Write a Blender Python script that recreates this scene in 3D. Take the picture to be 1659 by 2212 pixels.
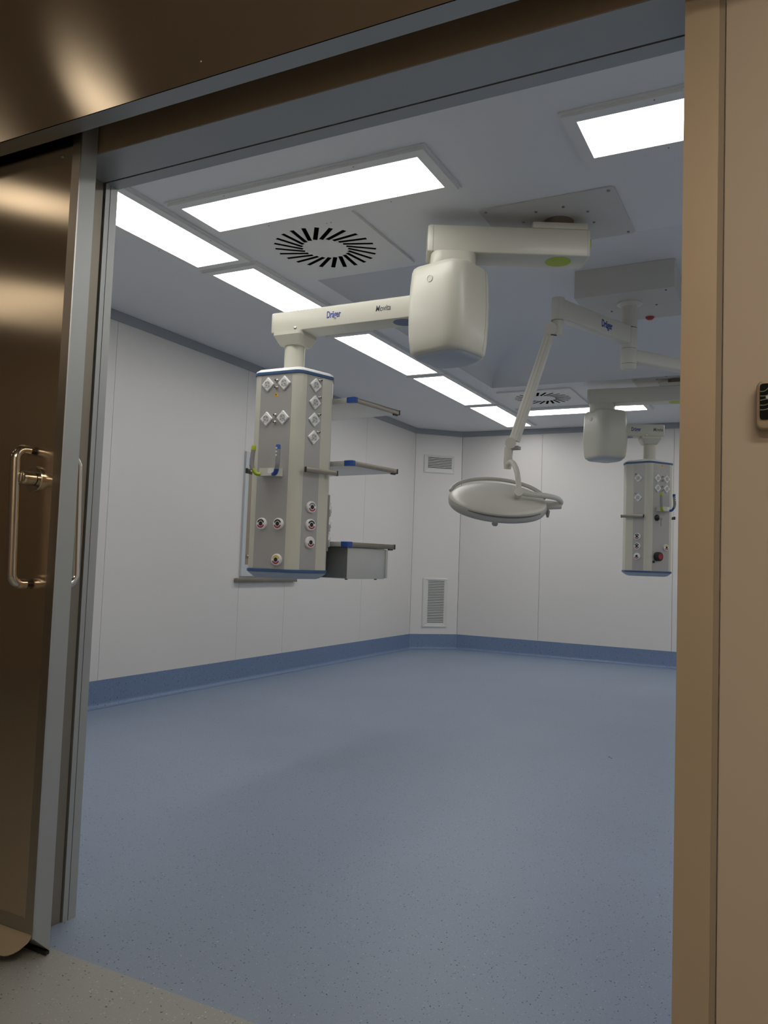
import bpy, bmesh, math, random
from mathutils import Vector, Matrix
random.seed(7)
for o in list(bpy.data.objects):
    bpy.data.objects.remove(o)
scene = bpy.context.scene
COL = scene.collection
H = 1.08            # camera height above the floor
CEIL = 2.765        # room ceiling
REC = 3.10          # top of the recessed ceiling field
YW = 1.571          # corridor face of the door wall
YR = 1.739          # room face of the door wall

# ------------------------------------------------------------------ camera
RT = Vector((0.88782, 0.45875, 0.03637))
UP = Vector((-0.00416, -0.07105, 0.99746))
FW = Vector((-0.45933, 0.88572, 0.06133))
FW = FW.normalized(); RT = (RT - FW * RT.dot(FW)).normalized(); UP = RT.cross(FW)
FPX = 1720.98
cam_d = bpy.data.cameras.new('camera')
cam = bpy.data.objects.new('camera', cam_d); COL.objects.link(cam)
cam_d.sensor_fit = 'VERTICAL'; cam_d.sensor_height = 32.0
cam_d.lens = FPX / 2212.0 * 32.0
cam_d.clip_start = 0.02; cam_d.clip_end = 60
mw = Matrix((RT, UP, -FW)).transposed().to_4x4(); mw.translation = Vector((0, 0, H))
cam.matrix_world = mw
scene.camera = cam

def at_depth(x, y, d):
    """photo pixel -> world point at the given distance along the view axis"""
    return Vector((0, 0, H)) + RT * ((x - 829.5) / FPX * d) - UP * ((y - 1106) / FPX * d) + FW * d

# ------------------------------------------------------------------ world, exposure
w = bpy.data.worlds.new('world'); scene.world = w; w.use_nodes = True
w.node_tree.nodes['Background'].inputs[0].default_value = (0.5, 0.5, 0.5, 1)
w.node_tree.nodes['Background'].inputs[1].default_value = 0.0
scene.view_settings.view_transform = 'Standard'
scene.view_settings.look = 'None'
scene.view_settings.gamma = 1.0
scene.view_settings.use_curve_mapping = False
scene.view_settings.exposure = 0.0
ROOM_LIGHT = 6.6         # emission of the room's ceiling light panels
CORR_LIGHT = 3.0         # emission of the corridor's ceiling light panels

# ------------------------------------------------------------------ materials
def lin(c):
    return tuple(((v / 255) / 12.92 if v / 255 <= 0.04045 else ((v / 255 + 0.055) / 1.055) ** 2.4) for v in c)

def mat(name, col, rough=0.5, metal=0.0, var=0.04, scale=6.0, bump=0.0, bscale=200.0, spec=0.5, aniso=0.0, tangent=None, coat=0.0):
    m = bpy.data.materials.new(name); m.use_nodes = True
    nt = m.node_tree; b = nt.nodes['Principled BSDF']
    b.inputs['Roughness'].default_value = rough
    b.inputs['Metallic'].default_value = metal
    b.inputs['Specular IOR Level'].default_value = spec
    b.inputs['Coat Weight'].default_value = coat
    tc = nt.nodes.new('ShaderNodeTexCoord')
    n = nt.nodes.new('ShaderNodeTexNoise'); n.inputs['Scale'].default_value = scale; n.inputs['Detail'].default_value = 3
    nt.links.new(tc.outputs['Object'], n.inputs['Vector'])
    r = nt.nodes.new('ShaderNodeMix'); r.data_type = 'RGBA'
    r.inputs[6].default_value = (*[min(1, c * (1 - var)) for c in col], 1)
    r.inputs[7].default_value = (*[min(1, c * (1 + var)) for c in col], 1)
    nt.links.new(n.outputs['Fac'], r.inputs[0])
    nt.links.new(r.outputs[2], b.inputs['Base Color'])
    if bump:
        n2 = nt.nodes.new('ShaderNodeTexNoise'); n2.inputs['Scale'].default_value = bscale
        nt.links.new(tc.outputs['Object'], n2.inputs['Vector'])
        bp = nt.nodes.new('ShaderNodeBump'); bp.inputs['Strength'].default_value = bump; bp.inputs['Distance'].default_value = 0.002
        nt.links.new(n2.outputs['Fac'], bp.inputs['Height']); nt.links.new(bp.outputs['Normal'], b.inputs['Normal'])
    if aniso:
        b.inputs['Anisotropic'].default_value = aniso
        cx = nt.nodes.new('ShaderNodeCombineXYZ')
        for i in range(3): cx.inputs[i].default_value = tangent[i]
        nt.links.new(cx.outputs[0], b.inputs['Tangent'])
    return m

def brushed(name, col, rough, aniso, tangent, stretch):
    """brushed stainless steel: fine streaks along the grain vary the roughness and colour"""
    m = mat(name, col, rough, 1.0, 0.05, 3.0, aniso=aniso, tangent=tangent)
    nt = m.node_tree; b = nt.nodes['Principled BSDF']
    tc = nt.nodes.new('ShaderNodeTexCoord'); mp = nt.nodes.new('ShaderNodeMapping')
    mp.inputs['Scale'].default_value = stretch
    nt.links.new(tc.outputs['Object'], mp.inputs[0])
    n = nt.nodes.new('ShaderNodeTexNoise'); n.inputs['Scale'].default_value = 1.0; n.inputs['Detail'].default_value = 4
    nt.links.new(mp.outputs[0], n.inputs['Vector'])
    mr = nt.nodes.new('ShaderNodeMapRange'); mr.inputs['To Min'].default_value = rough * 0.985; mr.inputs['To Max'].default_value = rough * 1.015
    nt.links.new(n.outputs['Fac'], mr.inputs['Value']); nt.links.new(mr.outputs[0], b.inputs['Roughness'])
    return m

def emis(name, col, strength):
    m = bpy.data.materials.new(name); m.use_nodes = True
    nt = m.node_tree; nt.nodes.clear()
    e = nt.nodes.new('ShaderNodeEmission'); o = nt.nodes.new('ShaderNodeOutputMaterial')
    e.inputs[0].default_value = (*col, 1); e.inputs[1].default_value = strength
    nt.links.new(e.outputs[0], o.inputs[0])
    return m

def vinyl(name, base, dark, light, rough, scale=95.0, dthr=0.17, lthr=0.16, spec=0.5):
    """sheet vinyl with dark and pale flecks"""
    m = bpy.data.materials.new(name); m.use_nodes = True
    nt = m.node_tree; b = nt.nodes['Principled BSDF']; N = nt.nodes.new; Lk = nt.links.new
    tc = N('ShaderNodeTexCoord')
    noi = N('ShaderNodeTexNoise'); noi.inputs['Scale'].default_value = 1.3; noi.inputs['Detail'].default_value = 5
    Lk(tc.outputs['Object'], noi.inputs['Vector'])
    fine = N('ShaderNodeTexNoise'); fine.inputs['Scale'].default_value = 140; fine.inputs['Detail'].default_value = 2
    Lk(tc.outputs['Object'], fine.inputs['Vector'])
    add = N('ShaderNodeMath'); add.operation = 'ADD'; Lk(noi.outputs['Fac'], add.inputs[0]); Lk(fine.outputs['Fac'], add.inputs[1])
    hf = N('ShaderNodeMath'); hf.operation = 'MULTIPLY'; hf.inputs[1].default_value = 0.5; Lk(add.outputs[0], hf.inputs[0])
    m0 = N('ShaderNodeMix'); m0.data_type = 'RGBA'
    m0.inputs[6].default_value = (*[c * 0.82 for c in base], 1); m0.inputs[7].default_value = (*[c * 1.18 for c in base], 1)
    Lk(hf.outputs[0], m0.inputs[0])
    prev = m0.outputs[2]
    # distort the cells so flecks are ragged chips
    dist = N('ShaderNodeTexNoise'); dist.inputs['Scale'].default_value = 60
    Lk(tc.outputs['Object'], dist.inputs['Vector'])
    vm = N('ShaderNodeVectorMath'); vm.operation = 'SCALE'; vm.inputs['Scale'].default_value = 0.022
    Lk(dist.outputs['Color'], vm.inputs[0])
    va = N('ShaderNodeVectorMath'); va.operation = 'ADD'; Lk(tc.outputs['Object'], va.inputs[0]); Lk(vm.outputs[0], va.inputs[1])
    for col, thr, sc, pick in ((dark, dthr, scale, 0.42), (light, lthr, scale * 1.25, 0.5)):
        v = N('ShaderNodeTexVoronoi'); v.inputs['Scale'].default_value = sc
        Lk(va.outputs[0], v.inputs['Vector'])
        lt = N('ShaderNodeMath'); lt.operation = 'LESS_THAN'; lt.inputs[1].default_value = thr
        Lk(v.outputs['Distance'], lt.inputs[0])
        sp = N('ShaderNodeSeparateColor'); Lk(v.outputs['Color'], sp.inputs[0])
        l2 = N('ShaderNodeMath'); l2.operation = 'LESS_THAN'; l2.inputs[1].default_value = pick
        Lk(sp.outputs[0], l2.inputs[0])
        mu = N('ShaderNodeMath'); mu.operation = 'MULTIPLY'; Lk(lt.outputs[0], mu.inputs[0]); Lk(l2.outputs[0], mu.inputs[1])
        mx = N('ShaderNodeMix'); mx.data_type = 'RGBA'; mx.inputs[7].default_value = (*col, 1)
        Lk(prev, mx.inputs[6]); Lk(mu.outputs[0], mx.inputs[0]); prev = mx.outputs[2]
    Lk(prev, b.inputs['Base Color'])
    b.inputs['Roughness'].default_value = rough; b.inputs['Specular IOR Level'].default_value = spec
    return m

MAT = {}
MAT['wall'] = mat('wall_laminate', (0.70, 0.68, 0.655), 0.42, var=0.02, scale=2)
MAT['seam'] = mat('panel_seam', (0.30, 0.30, 0.30), 0.7)
MAT['ceiling'] = mat('ceiling_paint', (0.74, 0.75, 0.76), 0.55, var=0.02, scale=1.5)
MAT['lampframe'] = mat('lamp_frame_paint', (0.74, 0.74, 0.73), 0.45, var=0.02)
MAT['cornice'] = mat('cornice_aluminium', (0.30, 0.325, 0.345), 0.45, var=0.03)
MAT['floor'] = vinyl('blue_vinyl', (0.235, 0.290, 0.385), (0.012, 0.016, 0.030), (0.62, 0.66, 0.72), 0.42, scale=105.0, dthr=0.18, lthr=0.12, spec=0.38)
MAT['base'] = vinyl('blue_vinyl_skirting', (0.155, 0.222, 0.360), (0.02, 0.032, 0.07), (0.34, 0.42, 0.54), 0.45, scale=70.0, dthr=0.2)
MAT['corrfloor'] = vinyl('grey_vinyl', (0.31, 0.315, 0.30), (0.08, 0.085, 0.085), (0.55, 0.55, 0.52), 0.4, scale=75.0)
MAT['corrwall'] = mat('beige_laminate', (0.50, 0.43, 0.365), 0.5, var=0.03, scale=2)
MAT['corrceil'] = mat('corridor_ceiling_paint', (0.42, 0.37, 0.31), 0.6)
MAT['dark'] = mat('dark_gap', (0.015, 0.013, 0.012), 0.7)
MAT['joint'] = mat('joint_sealant', (0.30, 0.25, 0.20), 0.6)
MAT['matt_black'] = mat('matt_black_face', (0.006, 0.006, 0.006), 0.7, spec=0.15)
MAT['steel_dark'] = mat('dull_satin_steel', (0.27, 0.235, 0.19), 0.4, 0.7, 0.05)
MAT['void'] = mat('plenum_black', (0.004, 0.004, 0.004), 1.0, spec=0.0)
MAT['steel_h'] = brushed('brushed_steel_horizontal_grain', (0.80, 0.71, 0.60), 0.20, 0.93, (0, 0, 1), (2, 2, 400))
MAT['steel_v'] = brushed('brushed_steel_vertical_grain', (0.76, 0.655, 0.53), 0.20, 0.93, (1, 0, 0), (400, 400, 2))
MAT['steel'] = mat('satin_steel', (0.52, 0.49, 0.44), 0.33, 1.0, 0.05)
MAT['polish'] = mat('polished_steel', (0.66, 0.61, 0.54), 0.17, 1.0, 0.03)
MAT['casing'] = mat('casing_aluminium', (0.43, 0.445, 0.43), 0.42, 0.6, 0.04)
MAT['casing_warm'] = mat('casing_satin_paint', (0.46, 0.385, 0.29), 0.45, 0.25, 0.04)
MAT['rubber'] = mat('black_rubber', (0.012, 0.011, 0.011), 0.6)
MAT['cream'] = mat('cream_enamel', (0.575, 0.56, 0.47), 0.36, var=0.02, scale=3, bump=0.03, bscale=500, coat=0.1)
MAT['white'] = mat('white_plastic', (0.78, 0.78, 0.76), 0.35, var=0.02)
MAT['lampwhite'] = mat('lamp_enamel', (0.62, 0.60, 0.53), 0.38, var=0.02)
MAT['lampgrey'] = mat('lamp_trim_plastic', (0.44, 0.43, 0.385), 0.4, var=0.03)
MAT['plate'] = mat('plate_paint', (0.56, 0.54, 0.51), 0.5, var=0.03)
MAT['panel'] = mat('anodised_panel', (0.42, 0.41, 0.385), 0.42, 0.35, 0.03)
MAT['blue'] = mat('blue_trim', (0.045, 0.10, 0.22), 0.4)
MAT['blue_bright'] = mat('blue_corner_plastic', (0.02, 0.075, 0.32), 0.4)
MAT['pale_blue'] = mat('pale_blue_cover', (0.42, 0.46, 0.50), 0.45)
MAT['green'] = mat('lime_plastic', (0.36, 0.46, 0.01), 0.45)
MAT['black'] = mat('black_plastic', (0.012, 0.012, 0.013), 0.4)
MAT['well'] = mat('socket_well_plastic', (0.50, 0.50, 0.47), 0.4)
MAT['red'] = mat('red_plastic', (0.34, 0.025, 0.03), 0.4)
MAT['yellow'] = mat('yellow_plastic', (0.72, 0.52, 0.02), 0.45)
MAT['orange'] = mat('warning_yellow', (0.75, 0.40, 0.01), 0.5)
MAT['grey'] = mat('grey_plastic', (0.26, 0.26, 0.255), 0.4)
MAT['rail_pale'] = mat('pale_rail_aluminium', (0.56, 0.55, 0.51), 0.4, 0.3)
MAT['rail'] = mat('rail_steel', (0.30, 0.275, 0.23), 0.33, 0.9, 0.06, 20)
MAT['shelf'] = mat('shelf_enamel', (0.78, 0.76, 0.71), 0.45, var=0.02)
MAT['plate_dark'] = mat('dark_grey_plate', (0.14, 0.15, 0.15), 0.5)
MAT['box'] = mat('drawer_enamel', (0.50, 0.51, 0.49), 0.45, var=0.02)
MAT['logo'] = mat('logo_blue_ink', (0.02, 0.045, 0.26), 0.5)
MAT['ink'] = mat('grey_ink', (0.10, 0.10, 0.11), 0.5)
MAT['screw'] = mat('screw_steel', (0.22, 0.22, 0.22), 0.4, 0.7)
MAT['grille'] = mat('grille_enamel', (0.66, 0.66, 0.63), 0.4, var=0.02)
MAT['hatchframe'] = mat('hatch_frame_enamel', (0.52, 0.56, 0.58), 0.4)
MAT['bronze'] = mat('hatch_inset_steel', (0.34, 0.27, 0.215), 0.4, 0.3)
MAT['hubbrown'] = mat('hub_lacquer', (0.16, 0.115, 0.085), 0.5)
MAT['lampglass'] = mat('lamp_lens', (0.55, 0.56, 0.57), 0.15)
MAT['reader_line'] = mat('reader_print', (0.16, 0.19, 0.18), 0.5)
MAT['light'] = emis('room_light_panel', (1.0, 0.985, 0.955), ROOM_LIGHT)
MAT['corrlight'] = emis('corridor_light_panel', (1.0, 0.84, 0.63), CORR_LIGHT)
MAT['corrlight2'] = emis('corridor_light_panel_bright', (1.0, 0.84, 0.63), CORR_LIGHT * 6.4)

# ------------------------------------------------------------------ mesh helpers
I4 = Matrix.Identity(4)

def obj(name, bm, m, parent=None, smooth=True, ang=35, loc=None, mx=None):
    bmesh.ops.recalc_face_normals(bm, faces=bm.faces[:])
    me = bpy.data.meshes.new(name)
    bm.to_mesh(me); bm.free()
    me.materials.append(MAT[m] if isinstance(m, str) else m)
    if smooth:
        for p in me.polygons: p.use_smooth = True
        me.set_sharp_from_angle(angle=math.radians(ang))
    o = bpy.data.objects.new(name, me); COL.objects.link(o)
    if parent is not None: o.parent = parent
    if mx is not None: o.matrix_local = mx
    elif loc is not None: o.location = loc
    return o

def inst(src, name, parent, mx):
    o = bpy.data.objects.new(name, src.data); COL.objects.link(o)
    o.parent = parent; o.matrix_local = mx
    return o

def tag(o, label, cat=None, group=None, kind=None):
    o['label'] = label
    if cat: o['category'] = cat
    if group: o['group'] = group
    if kind: o['kind'] = kind
    return o

def empty(name, loc):
    o = bpy.data.objects.new(name, None); COL.objects.link(o); o.location = loc
    o.empty_display_size = 0.1
    return o

def NB(): return bmesh.new()

def box(bm, x0, x1, y0, y1, z0, z1, M=I4, bev=0.0, seg=2):
    vs = [bm.verts.new(M @ Vector((x, y, z))) for z in (z0, z1) for y in (y0, y1) for x in (x0, x1)]
    fs = [bm.faces.new([vs[i] for i in f]) for f in ((0, 2, 3, 1), (4, 5, 7, 6), (0, 1, 5, 4), (2, 6, 7, 3), (0, 4, 6, 2), (1, 3, 7, 5))]
    if bev:
        es = list({e for f in fs for e in f.edges})
        bmesh.ops.bevel(bm, geom=es, offset=bev, segments=seg, profile=0.5, affect='EDGES')
    return bm

def rpoly(pts, r, seg=5):
    """polygon with rounded corners; r is one radius or one per corner"""
    out = []; n = len(pts)
    for i in range(n):
        p = Vector(pts[i]).to_2d(); a = Vector(pts[i - 1]).to_2d(); c = Vector(pts[(i + 1) % n]).to_2d()
        rr = r[i] if isinstance(r, (list, tuple)) else r
        if rr <= 0: out.append(p); continue
        d1 = (a - p).normalized(); d2 = (c - p).normalized()
        th = math.acos(max(-1, min(1, d1.dot(d2))))
        t = rr / math.tan(th / 2)
        t = min(t, 0.49 * (a - p).length, 0.49 * (c - p).length); rr = t * math.tan(th / 2)
        cen = p + (d1 + d2).normalized() * (rr / math.sin(th / 2))
        s = p + d1 * t - cen; e = p + d2 * t - cen
        a0 = math.atan2(s.y, s.x); a1 = math.atan2(e.y, e.x)
        da = (a1 - a0 + math.pi) % (2 * math.pi) - math.pi
        for k in range(seg + 1):
            q = a0 + da * k / seg
            out.append(cen + Vector((math.cos(q), math.sin(q))) * rr)
    return out

def loft(bm, rings, M=I4, caps=True):
    """rings: list of lists of 3D points with equal counts"""
    vr = [[bm.verts.new(M @ Vector(p)) for p in ring] for ring in rings]
    n = len(vr[0])
    for a, b in zip(vr, vr[1:]):
        for i in range(n):
            bm.faces.new((a[i], a[(i + 1) % n], b[(i + 1) % n], b[i]))
    if caps:
        bm.faces.new(vr[0][::-1]); bm.faces.new(vr[-1])
    return bm

def prism(bm, poly, z0, z1, M=I4, bev=0.0):
    """upright prism from a 2D outline, optional small edge bevel"""
    if bev:
        c = Vector((sum(p[0] for p in poly) / len(poly), sum(p[1] for p in poly) / len(poly)))
        def sh(d):
            o = []
            for p in poly:
                v = Vector(p) - c; o.append(c + v * max(0.0, (v.length - d) / max(v.length, 1e-6)))
            return o
        rs = [(sh(bev), z0), (sh(bev * 0.3), z0 + bev * 0.3), (poly, z0 + bev), (poly, z1 - bev), (sh(bev * 0.3), z1 - bev * 0.3), (sh(bev), z1)]
    else:
        rs = [(poly, z0), (poly, z1)]
    return loft(bm, [[(p[0], p[1], z) for p in pl] for pl, z in rs], M)

def frame_of(p0, p1):
    d = (Vector(p1) - Vector(p0)).normalized()
    u = Vector((0, 0, 1)) if abs(d.z) < 0.95 else Vector((1, 0, 0))
    x = u.cross(d).normalized(); y = d.cross(x)
    return x, y, d

def cyl(bm, p0, p1, r0, r1=None, seg=24, M=I4, caps=True):
    r1 = r0 if r1 is None else r1
    x, y, d = frame_of(p0, p1); p0 = Vector(p0); p1 = Vector(p1)
    A = [(math.cos(2 * math.pi * k / seg), math.sin(2 * math.pi * k / seg)) for k in range(seg)]
    return loft(bm, [[p0 + (x * c + y * s) * r0 for c, s in A], [p1 + (x * c + y * s) * r1 for c, s in A]], M, caps)

def lathe(bm, prof, p0, p1, seg=32, M=I4):
    """profile of (radius, distance along p0->p1)"""
    x, y, d = frame_of(p0, p1); p0 = Vector(p0)
    A = [(math.cos(2 * math.pi * k / seg), math.sin(2 * math.pi * k / seg)) for k in range(seg)]
    return loft(bm, [[p0 + d * h + (x * c + y * s) * max(r, 1e-4) for c, s in A] for r, h in prof], M)

def catmull(pts, n=8):
    P = [Vector(p) for p in pts]; P = [P[0] * 2 - P[1]] + P + [P[-1] * 2 - P[-2]]
    out = []
    for i in range(1, len(P) - 2):
        for k in range(n):
            t = k / n
            out.append(0.5 * ((2 * P[i]) + (P[i + 1] - P[i - 1]) * t + (2 * P[i - 1] - 5 * P[i] + 4 * P[i + 1] - P[i + 2]) * t * t + (-P[i - 1] + 3 * P[i] - 3 * P[i + 1] + P[i + 2]) * t ** 3))
    out.append(P[-2]); return out

def tube(bm, pts, r, seg=12, M=I4, flat=1.0, ref=None):
    """tube along a polyline; r one radius or one per point; flat squashes the second axis"""
    P = [Vector(p) for p in pts]; rings = []; px = None
    for i, p in enumerate(P):
        d = (P[min(i + 1, len(P) - 1)] - P[max(i - 1, 0)]).normalized()
        if px is None:
            u = Vector(ref) if ref is not None else (Vector((0, 0, 1)) if abs(d.z) < 0.9 else Vector((1, 0, 0)))
            x = (u - d * u.dot(d)).normalized()
        else:
            x = (px - d * px.dot(d)).normalized()
        px = x; y = d.cross(x)
        rr = r[i] if isinstance(r, (list, tuple)) else r
        rings.append([p + x * (math.cos(2 * math.pi * k / seg) * rr) + y * (math.sin(2 * math.pi * k / seg) * rr * flat) for k in range(seg)])
    return loft(bm, rings, M)

def fan_plate(bm, outer, holes, z0, z1, M=I4):
    """flat plate with real holes: scan-filled face pushed to a thickness"""
    loops = [outer] + holes; edges = []; lv = []
    for lp in loops:
        vs = [bm.verts.new(Vector((p[0], p[1], z0))) for p in lp]; lv.append(vs)
        edges += [bm.edges.new((vs[i], vs[(i + 1) % len(vs)])) for i in range(len(vs))]
    r = bmesh.ops.triangle_fill(bm, edges=edges, use_beauty=True, use_dissolve=False)
    fs = [g for g in r['geom'] if isinstance(g, bmesh.types.BMFace)]
    ex = bmesh.ops.extrude_face_region(bm, geom=fs)
    vs = [g for g in ex['geom'] if isinstance(g, bmesh.types.BMVert)]
    bmesh.ops.translate(bm, vec=(0, 0, z1 - z0), verts=vs)
    bmesh.ops.transform(bm, matrix=M, verts=bm.verts[:])
    return bm

def text(name, body, size, M, m, parent, shear=0.0, bold=0.0):
    cu = bpy.data.curves.new(name, 'FONT'); cu.body = body; cu.size = size; cu.shear = shear; cu.offset = bold
    cu.extrude = 0.0006; cu.align_x = 'CENTER'; cu.align_y = 'CENTER'; cu.resolution_u = 3
    t = bpy.data.objects.new(name, cu)
    me = bpy.data.meshes.new_from_object(t)
    bpy.data.objects.remove(t); bpy.data.curves.remove(cu)
    me.materials.clear(); me.materials.append(MAT[m])
    o = bpy.data.objects.new(name, me); COL.objects.link(o); o.parent = parent; o.matrix_local = M
    return o

def T(x, y, z): return Matrix.Translation((x, y, z))
def RZ(deg): return Matrix.Rotation(math.radians(deg), 4, 'Z')
def FACE(o, d, n):
    """matrix of a wall face: x along d, y up, z outwards along n, at o"""
    d = Vector(d).normalized(); n = Vector(n).normalized(); u = n.cross(d)
    m = Matrix((d, u, n)).transposed().to_4x4(); m.translation = Vector(o); return m

# ================================================================== THE SETTING
XL, YB, XR = -4.266, 9.47, 2.14
C0 = Vector((XL, 9.03, 0)); C1 = Vector((-3.81, YB, 0))
# --- floors
bm = NB(); box(bm, XL - 0.02, XR + 0.02, 1.585, YB + 0.03, -0.05, 0.0)
tag(obj('floor', bm, 'floor', smooth=False), 'speckled blue vinyl floor of the operating room', kind='structure')
bm = NB(); box(bm, -7.0, 4.0, -1.5, 1.585, -0.05, 0.0)
tag(obj('floor_corridor', bm, 'corrfloor', smooth=False), 'speckled pale grey vinyl floor of the corridor', kind='structure')

# --- ceiling with the recessed field
RX0, RX1, RY0, RY1 = -2.395 * H, 0.265 * H + 0.13, 3.705 * H, 6.61 * H
bm = NB()
def quad(bm, pts): bm.faces.new([bm.verts.new(Vector(p)) for p in pts])
X0c, X1c, Y0c, Y1c = XL - 0.02, XR + 0.02, YR - 0.02, YB + 0.03
for (a, b, c, d) in ((X0c, X1c, Y0c, RY0), (X0c, X1c, RY1, Y1c), (X0c, RX0, RY0, RY1), (RX1, X1c, RY0, RY1)):
    box(bm, a, b, c, d, CEIL, CEIL + 0.02)
# the field's sides curve into its top without an edge
cv = [(0.0, CEIL)] + [(0.62 * (1 - math.cos(t)), CEIL + 0.03 + (REC - CEIL - 0.03) * math.sin(t)) for t in [math.pi / 2 * k / 16 for k in range(17)]]
def rc(k, ins):
    ins += 0.001
    return [(RX0 + ins, RY0 + ins), (RX1 - ins, RY0 + ins), (RX1 - ins, RY1 - ins), (RX0 + ins, RY1 - ins)][k % 4]
for k in range(4):
    rows = [[bm.verts.new((*rc(q, ins), z)) for q in (k, k + 1)] for ins, z in cv]
    for r0, r1 in zip(rows, rows[1:]): bm.faces.new((r0[0], r0[1], r1[1], r1[0]))
bm.faces.new([bm.verts.new((*rc(k, 0.62), REC)) for k in range(4)])
box(bm, RX0 - 0.02, RX1 + 0.02, RY0 - 0.02, RY1 + 0.02, REC + 0.005, REC + 0.02)
tag(obj('ceiling', bm, 'ceiling', ang=20), 'pale grey ceiling with a sunken square field in the middle', kind='structure')
bm = NB(); box(bm, -7.0, 4.0, -1.5, YW, 2.80, 2.82)
tag(obj('ceiling_corridor', bm, 'corrceil', smooth=False), 'corridor ceiling in front of the door wall', kind='structure')

# --- panelled walls
def wall(name, p0, p1, seams, label, z1=CEIL, m='wall', thick=0.05, z0=0.0):
    """wall from p0 to p1 with the room on the right-hand side; seams are distances along it"""
    p0 = Vector(p0); p1 = Vector(p1); d = (p1 - p0).normalized(); L = (p1 - p0).length
    n = Vector((d.y, -d.x, 0)); M = FACE(p0, d, n)
    bm = NB(); box(bm, 0, L, z0, z1, -thick, -0.008, M)
    o = tag(obj(name, bm, 'seam', smooth=False), label, kind='structure')
    g = 0.0016
    cut = [0.0] + list(seams) + [L]
    for a, b in zip(cut, cut[1:]):
        bm = NB(); box(bm, a + (g if a > 0 else 0.002), b - (g if b < L else 0.002), z0, z1, -0.008, 0.0, M)
        obj('wall_panel', bm, m, o, smooth=False)
    return M
HY0, HY1 = 5.557, 6.252
ML = wall('wall_left', (XL, YR, 0), (XL, C0.y, 0), [y - YR for y in (2.518, 4.038, HY0, HY1, 7.747)], 'off-white panelled side wall along the row of light panels')
MC = wall('wall_corner', C0, C1, [], 'off-white angled corner wall carrying two louvred grilles')
MB = wall('wall_back', C1, (XR, YB, 0), [1.048, 2.577, 4.1, 5.6], 'off-white panelled far wall opposite the door')
wall('wall_right', (XR, YB, 0), (XR, YR, 0), [1.5, 3.0, 4.5, 6.0], 'off-white panelled side wall out of view')
# door wall: room side and corridor side, with the opening
OX0, OX1, OZ = -1.885, -0.195, 2.206
bm = NB()
for (a, b, z0, z1) in ((XL, OX0 - 0.06, 0, 2.8), (OX1 + 0.064, XR, 0, 2.8), (OX0 - 0.06, OX1 + 0.064, OZ + 0.06, 2.8)):
    box(bm, a, b, YW + 0.012, YR, z0, z1)
wf = tag(obj('wall_front', bm, 'wall', smooth=False), 'partition wall that holds the sliding door', kind='structure')
g = 0.002
for (a, b, z0, z1) in ((-7.0, -3.4, 0, 2.8), (-3.4, OX0 - 0.06, 0, 2.8), (OX1 + 0.072, 1.2, 0, 2.8), (1.2, 4.0, 0, 2.8), (OX0 - 0.06, OX1 + 0.072, OZ + 0.06, 2.8)):
    bm = NB(); box(bm, a + g, b - g, YW, YW + 0.012, z0, z1); obj('wall_panel', bm, 'corrwall', wf, smooth=False)
bm = NB(); box(bm, -7.0, 4.0, -1.55, -1.5, 0, 2.8); tag(obj('wall_corridor', bm, 'corrwall', smooth=False), 'beige corridor wall opposite the door', kind='structure')
bm = NB(); box(bm, 4.0, 4.05, -1.5, YW, 0, 2.8); tag(obj('wall_corridor_end', bm, 'corrwall', smooth=False), 'beige end wall of the corridor', kind='structure')
bm = NB(); box(bm, -7.05, -7.0, -1.5, YW, 0, 2.8); tag(obj('wall_corridor_end', bm, 'corrwall', smooth=False), 'beige end wall of the corridor', kind='structure')

# --- skirting (coved vinyl) and cornice, mitred along the room outline
PATH = [Vector((XL, YR, 0)), C0, C1, Vector((XR, YB, 0)), Vector((XR, YR, 0))]
def strip(name, i, prof, m, label):
    """extrude a (out, height) profile along wall segment i with mitred ends"""
    a, b = PATH[i], PATH[i + 1]
    d = (b - a).normalized(); n = Vector((d.y, -d.x, 0))
    def shift(j, sgn):
        if j <= 0 or j >= len(PATH) - 1: return 0.0
        e0 = (PATH[j] - PATH[j - 1]).normalized(); e1 = (PATH[j + 1] - PATH[j]).normalized()
        return math.tan(e0.angle(e1) / 2) * sgn
    s0, s1 = shift(i, 1), shift(i + 1, -1)
    bm = NB()
    r0 = [a + n * o + d * (s0 * o) + Vector((0, 0, h)) for o, h in prof]
    r1 = [b + n * o + d * (s1 * o) + Vector((0, 0, h)) for o, h in prof]
    loft(bm, [r0, r1])
    return tag(obj(name, bm, m, ang=25), label, kind='structure')
cove = [(0.0, 0.188), (0.004, 0.188), (0.004, 0.035)] + [(0.004 + 0.033 * (1 - math.cos(t)), 0.035 - 0.033 * math.sin(t)) for t in [math.pi / 2 * k / 6 for k in range(1, 7)]] + [(0.037, 0.0005), (0.0, 0.0005)]
for i, s in enumerate(('left', 'corner', 'back', 'right')):
    strip('baseboard_' + s, i, cove, 'base', 'speckled blue vinyl skirting coved onto the floor, ' + {'left': 'below the side wall', 'corner': 'below the louvred grilles', 'back': 'below the far wall', 'right': 'below the unseen wall'}[s])
corn = [(0.0, CEIL - 0.002), (0.03, CEIL - 0.002), (0.03, CEIL - 0.008), (0.012, CEIL - 0.05), (0.012, CEIL - 0.062), (0.0, CEIL - 0.062)]
for i in range(4):
    strip('trim_%d' % (i + 1), i, corn, 'cornice', 'grey metal cornice between wall and ceiling, ' + ('over the side wall', 'over the angled corner', 'over the far wall', 'over the unseen wall')[i])

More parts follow.
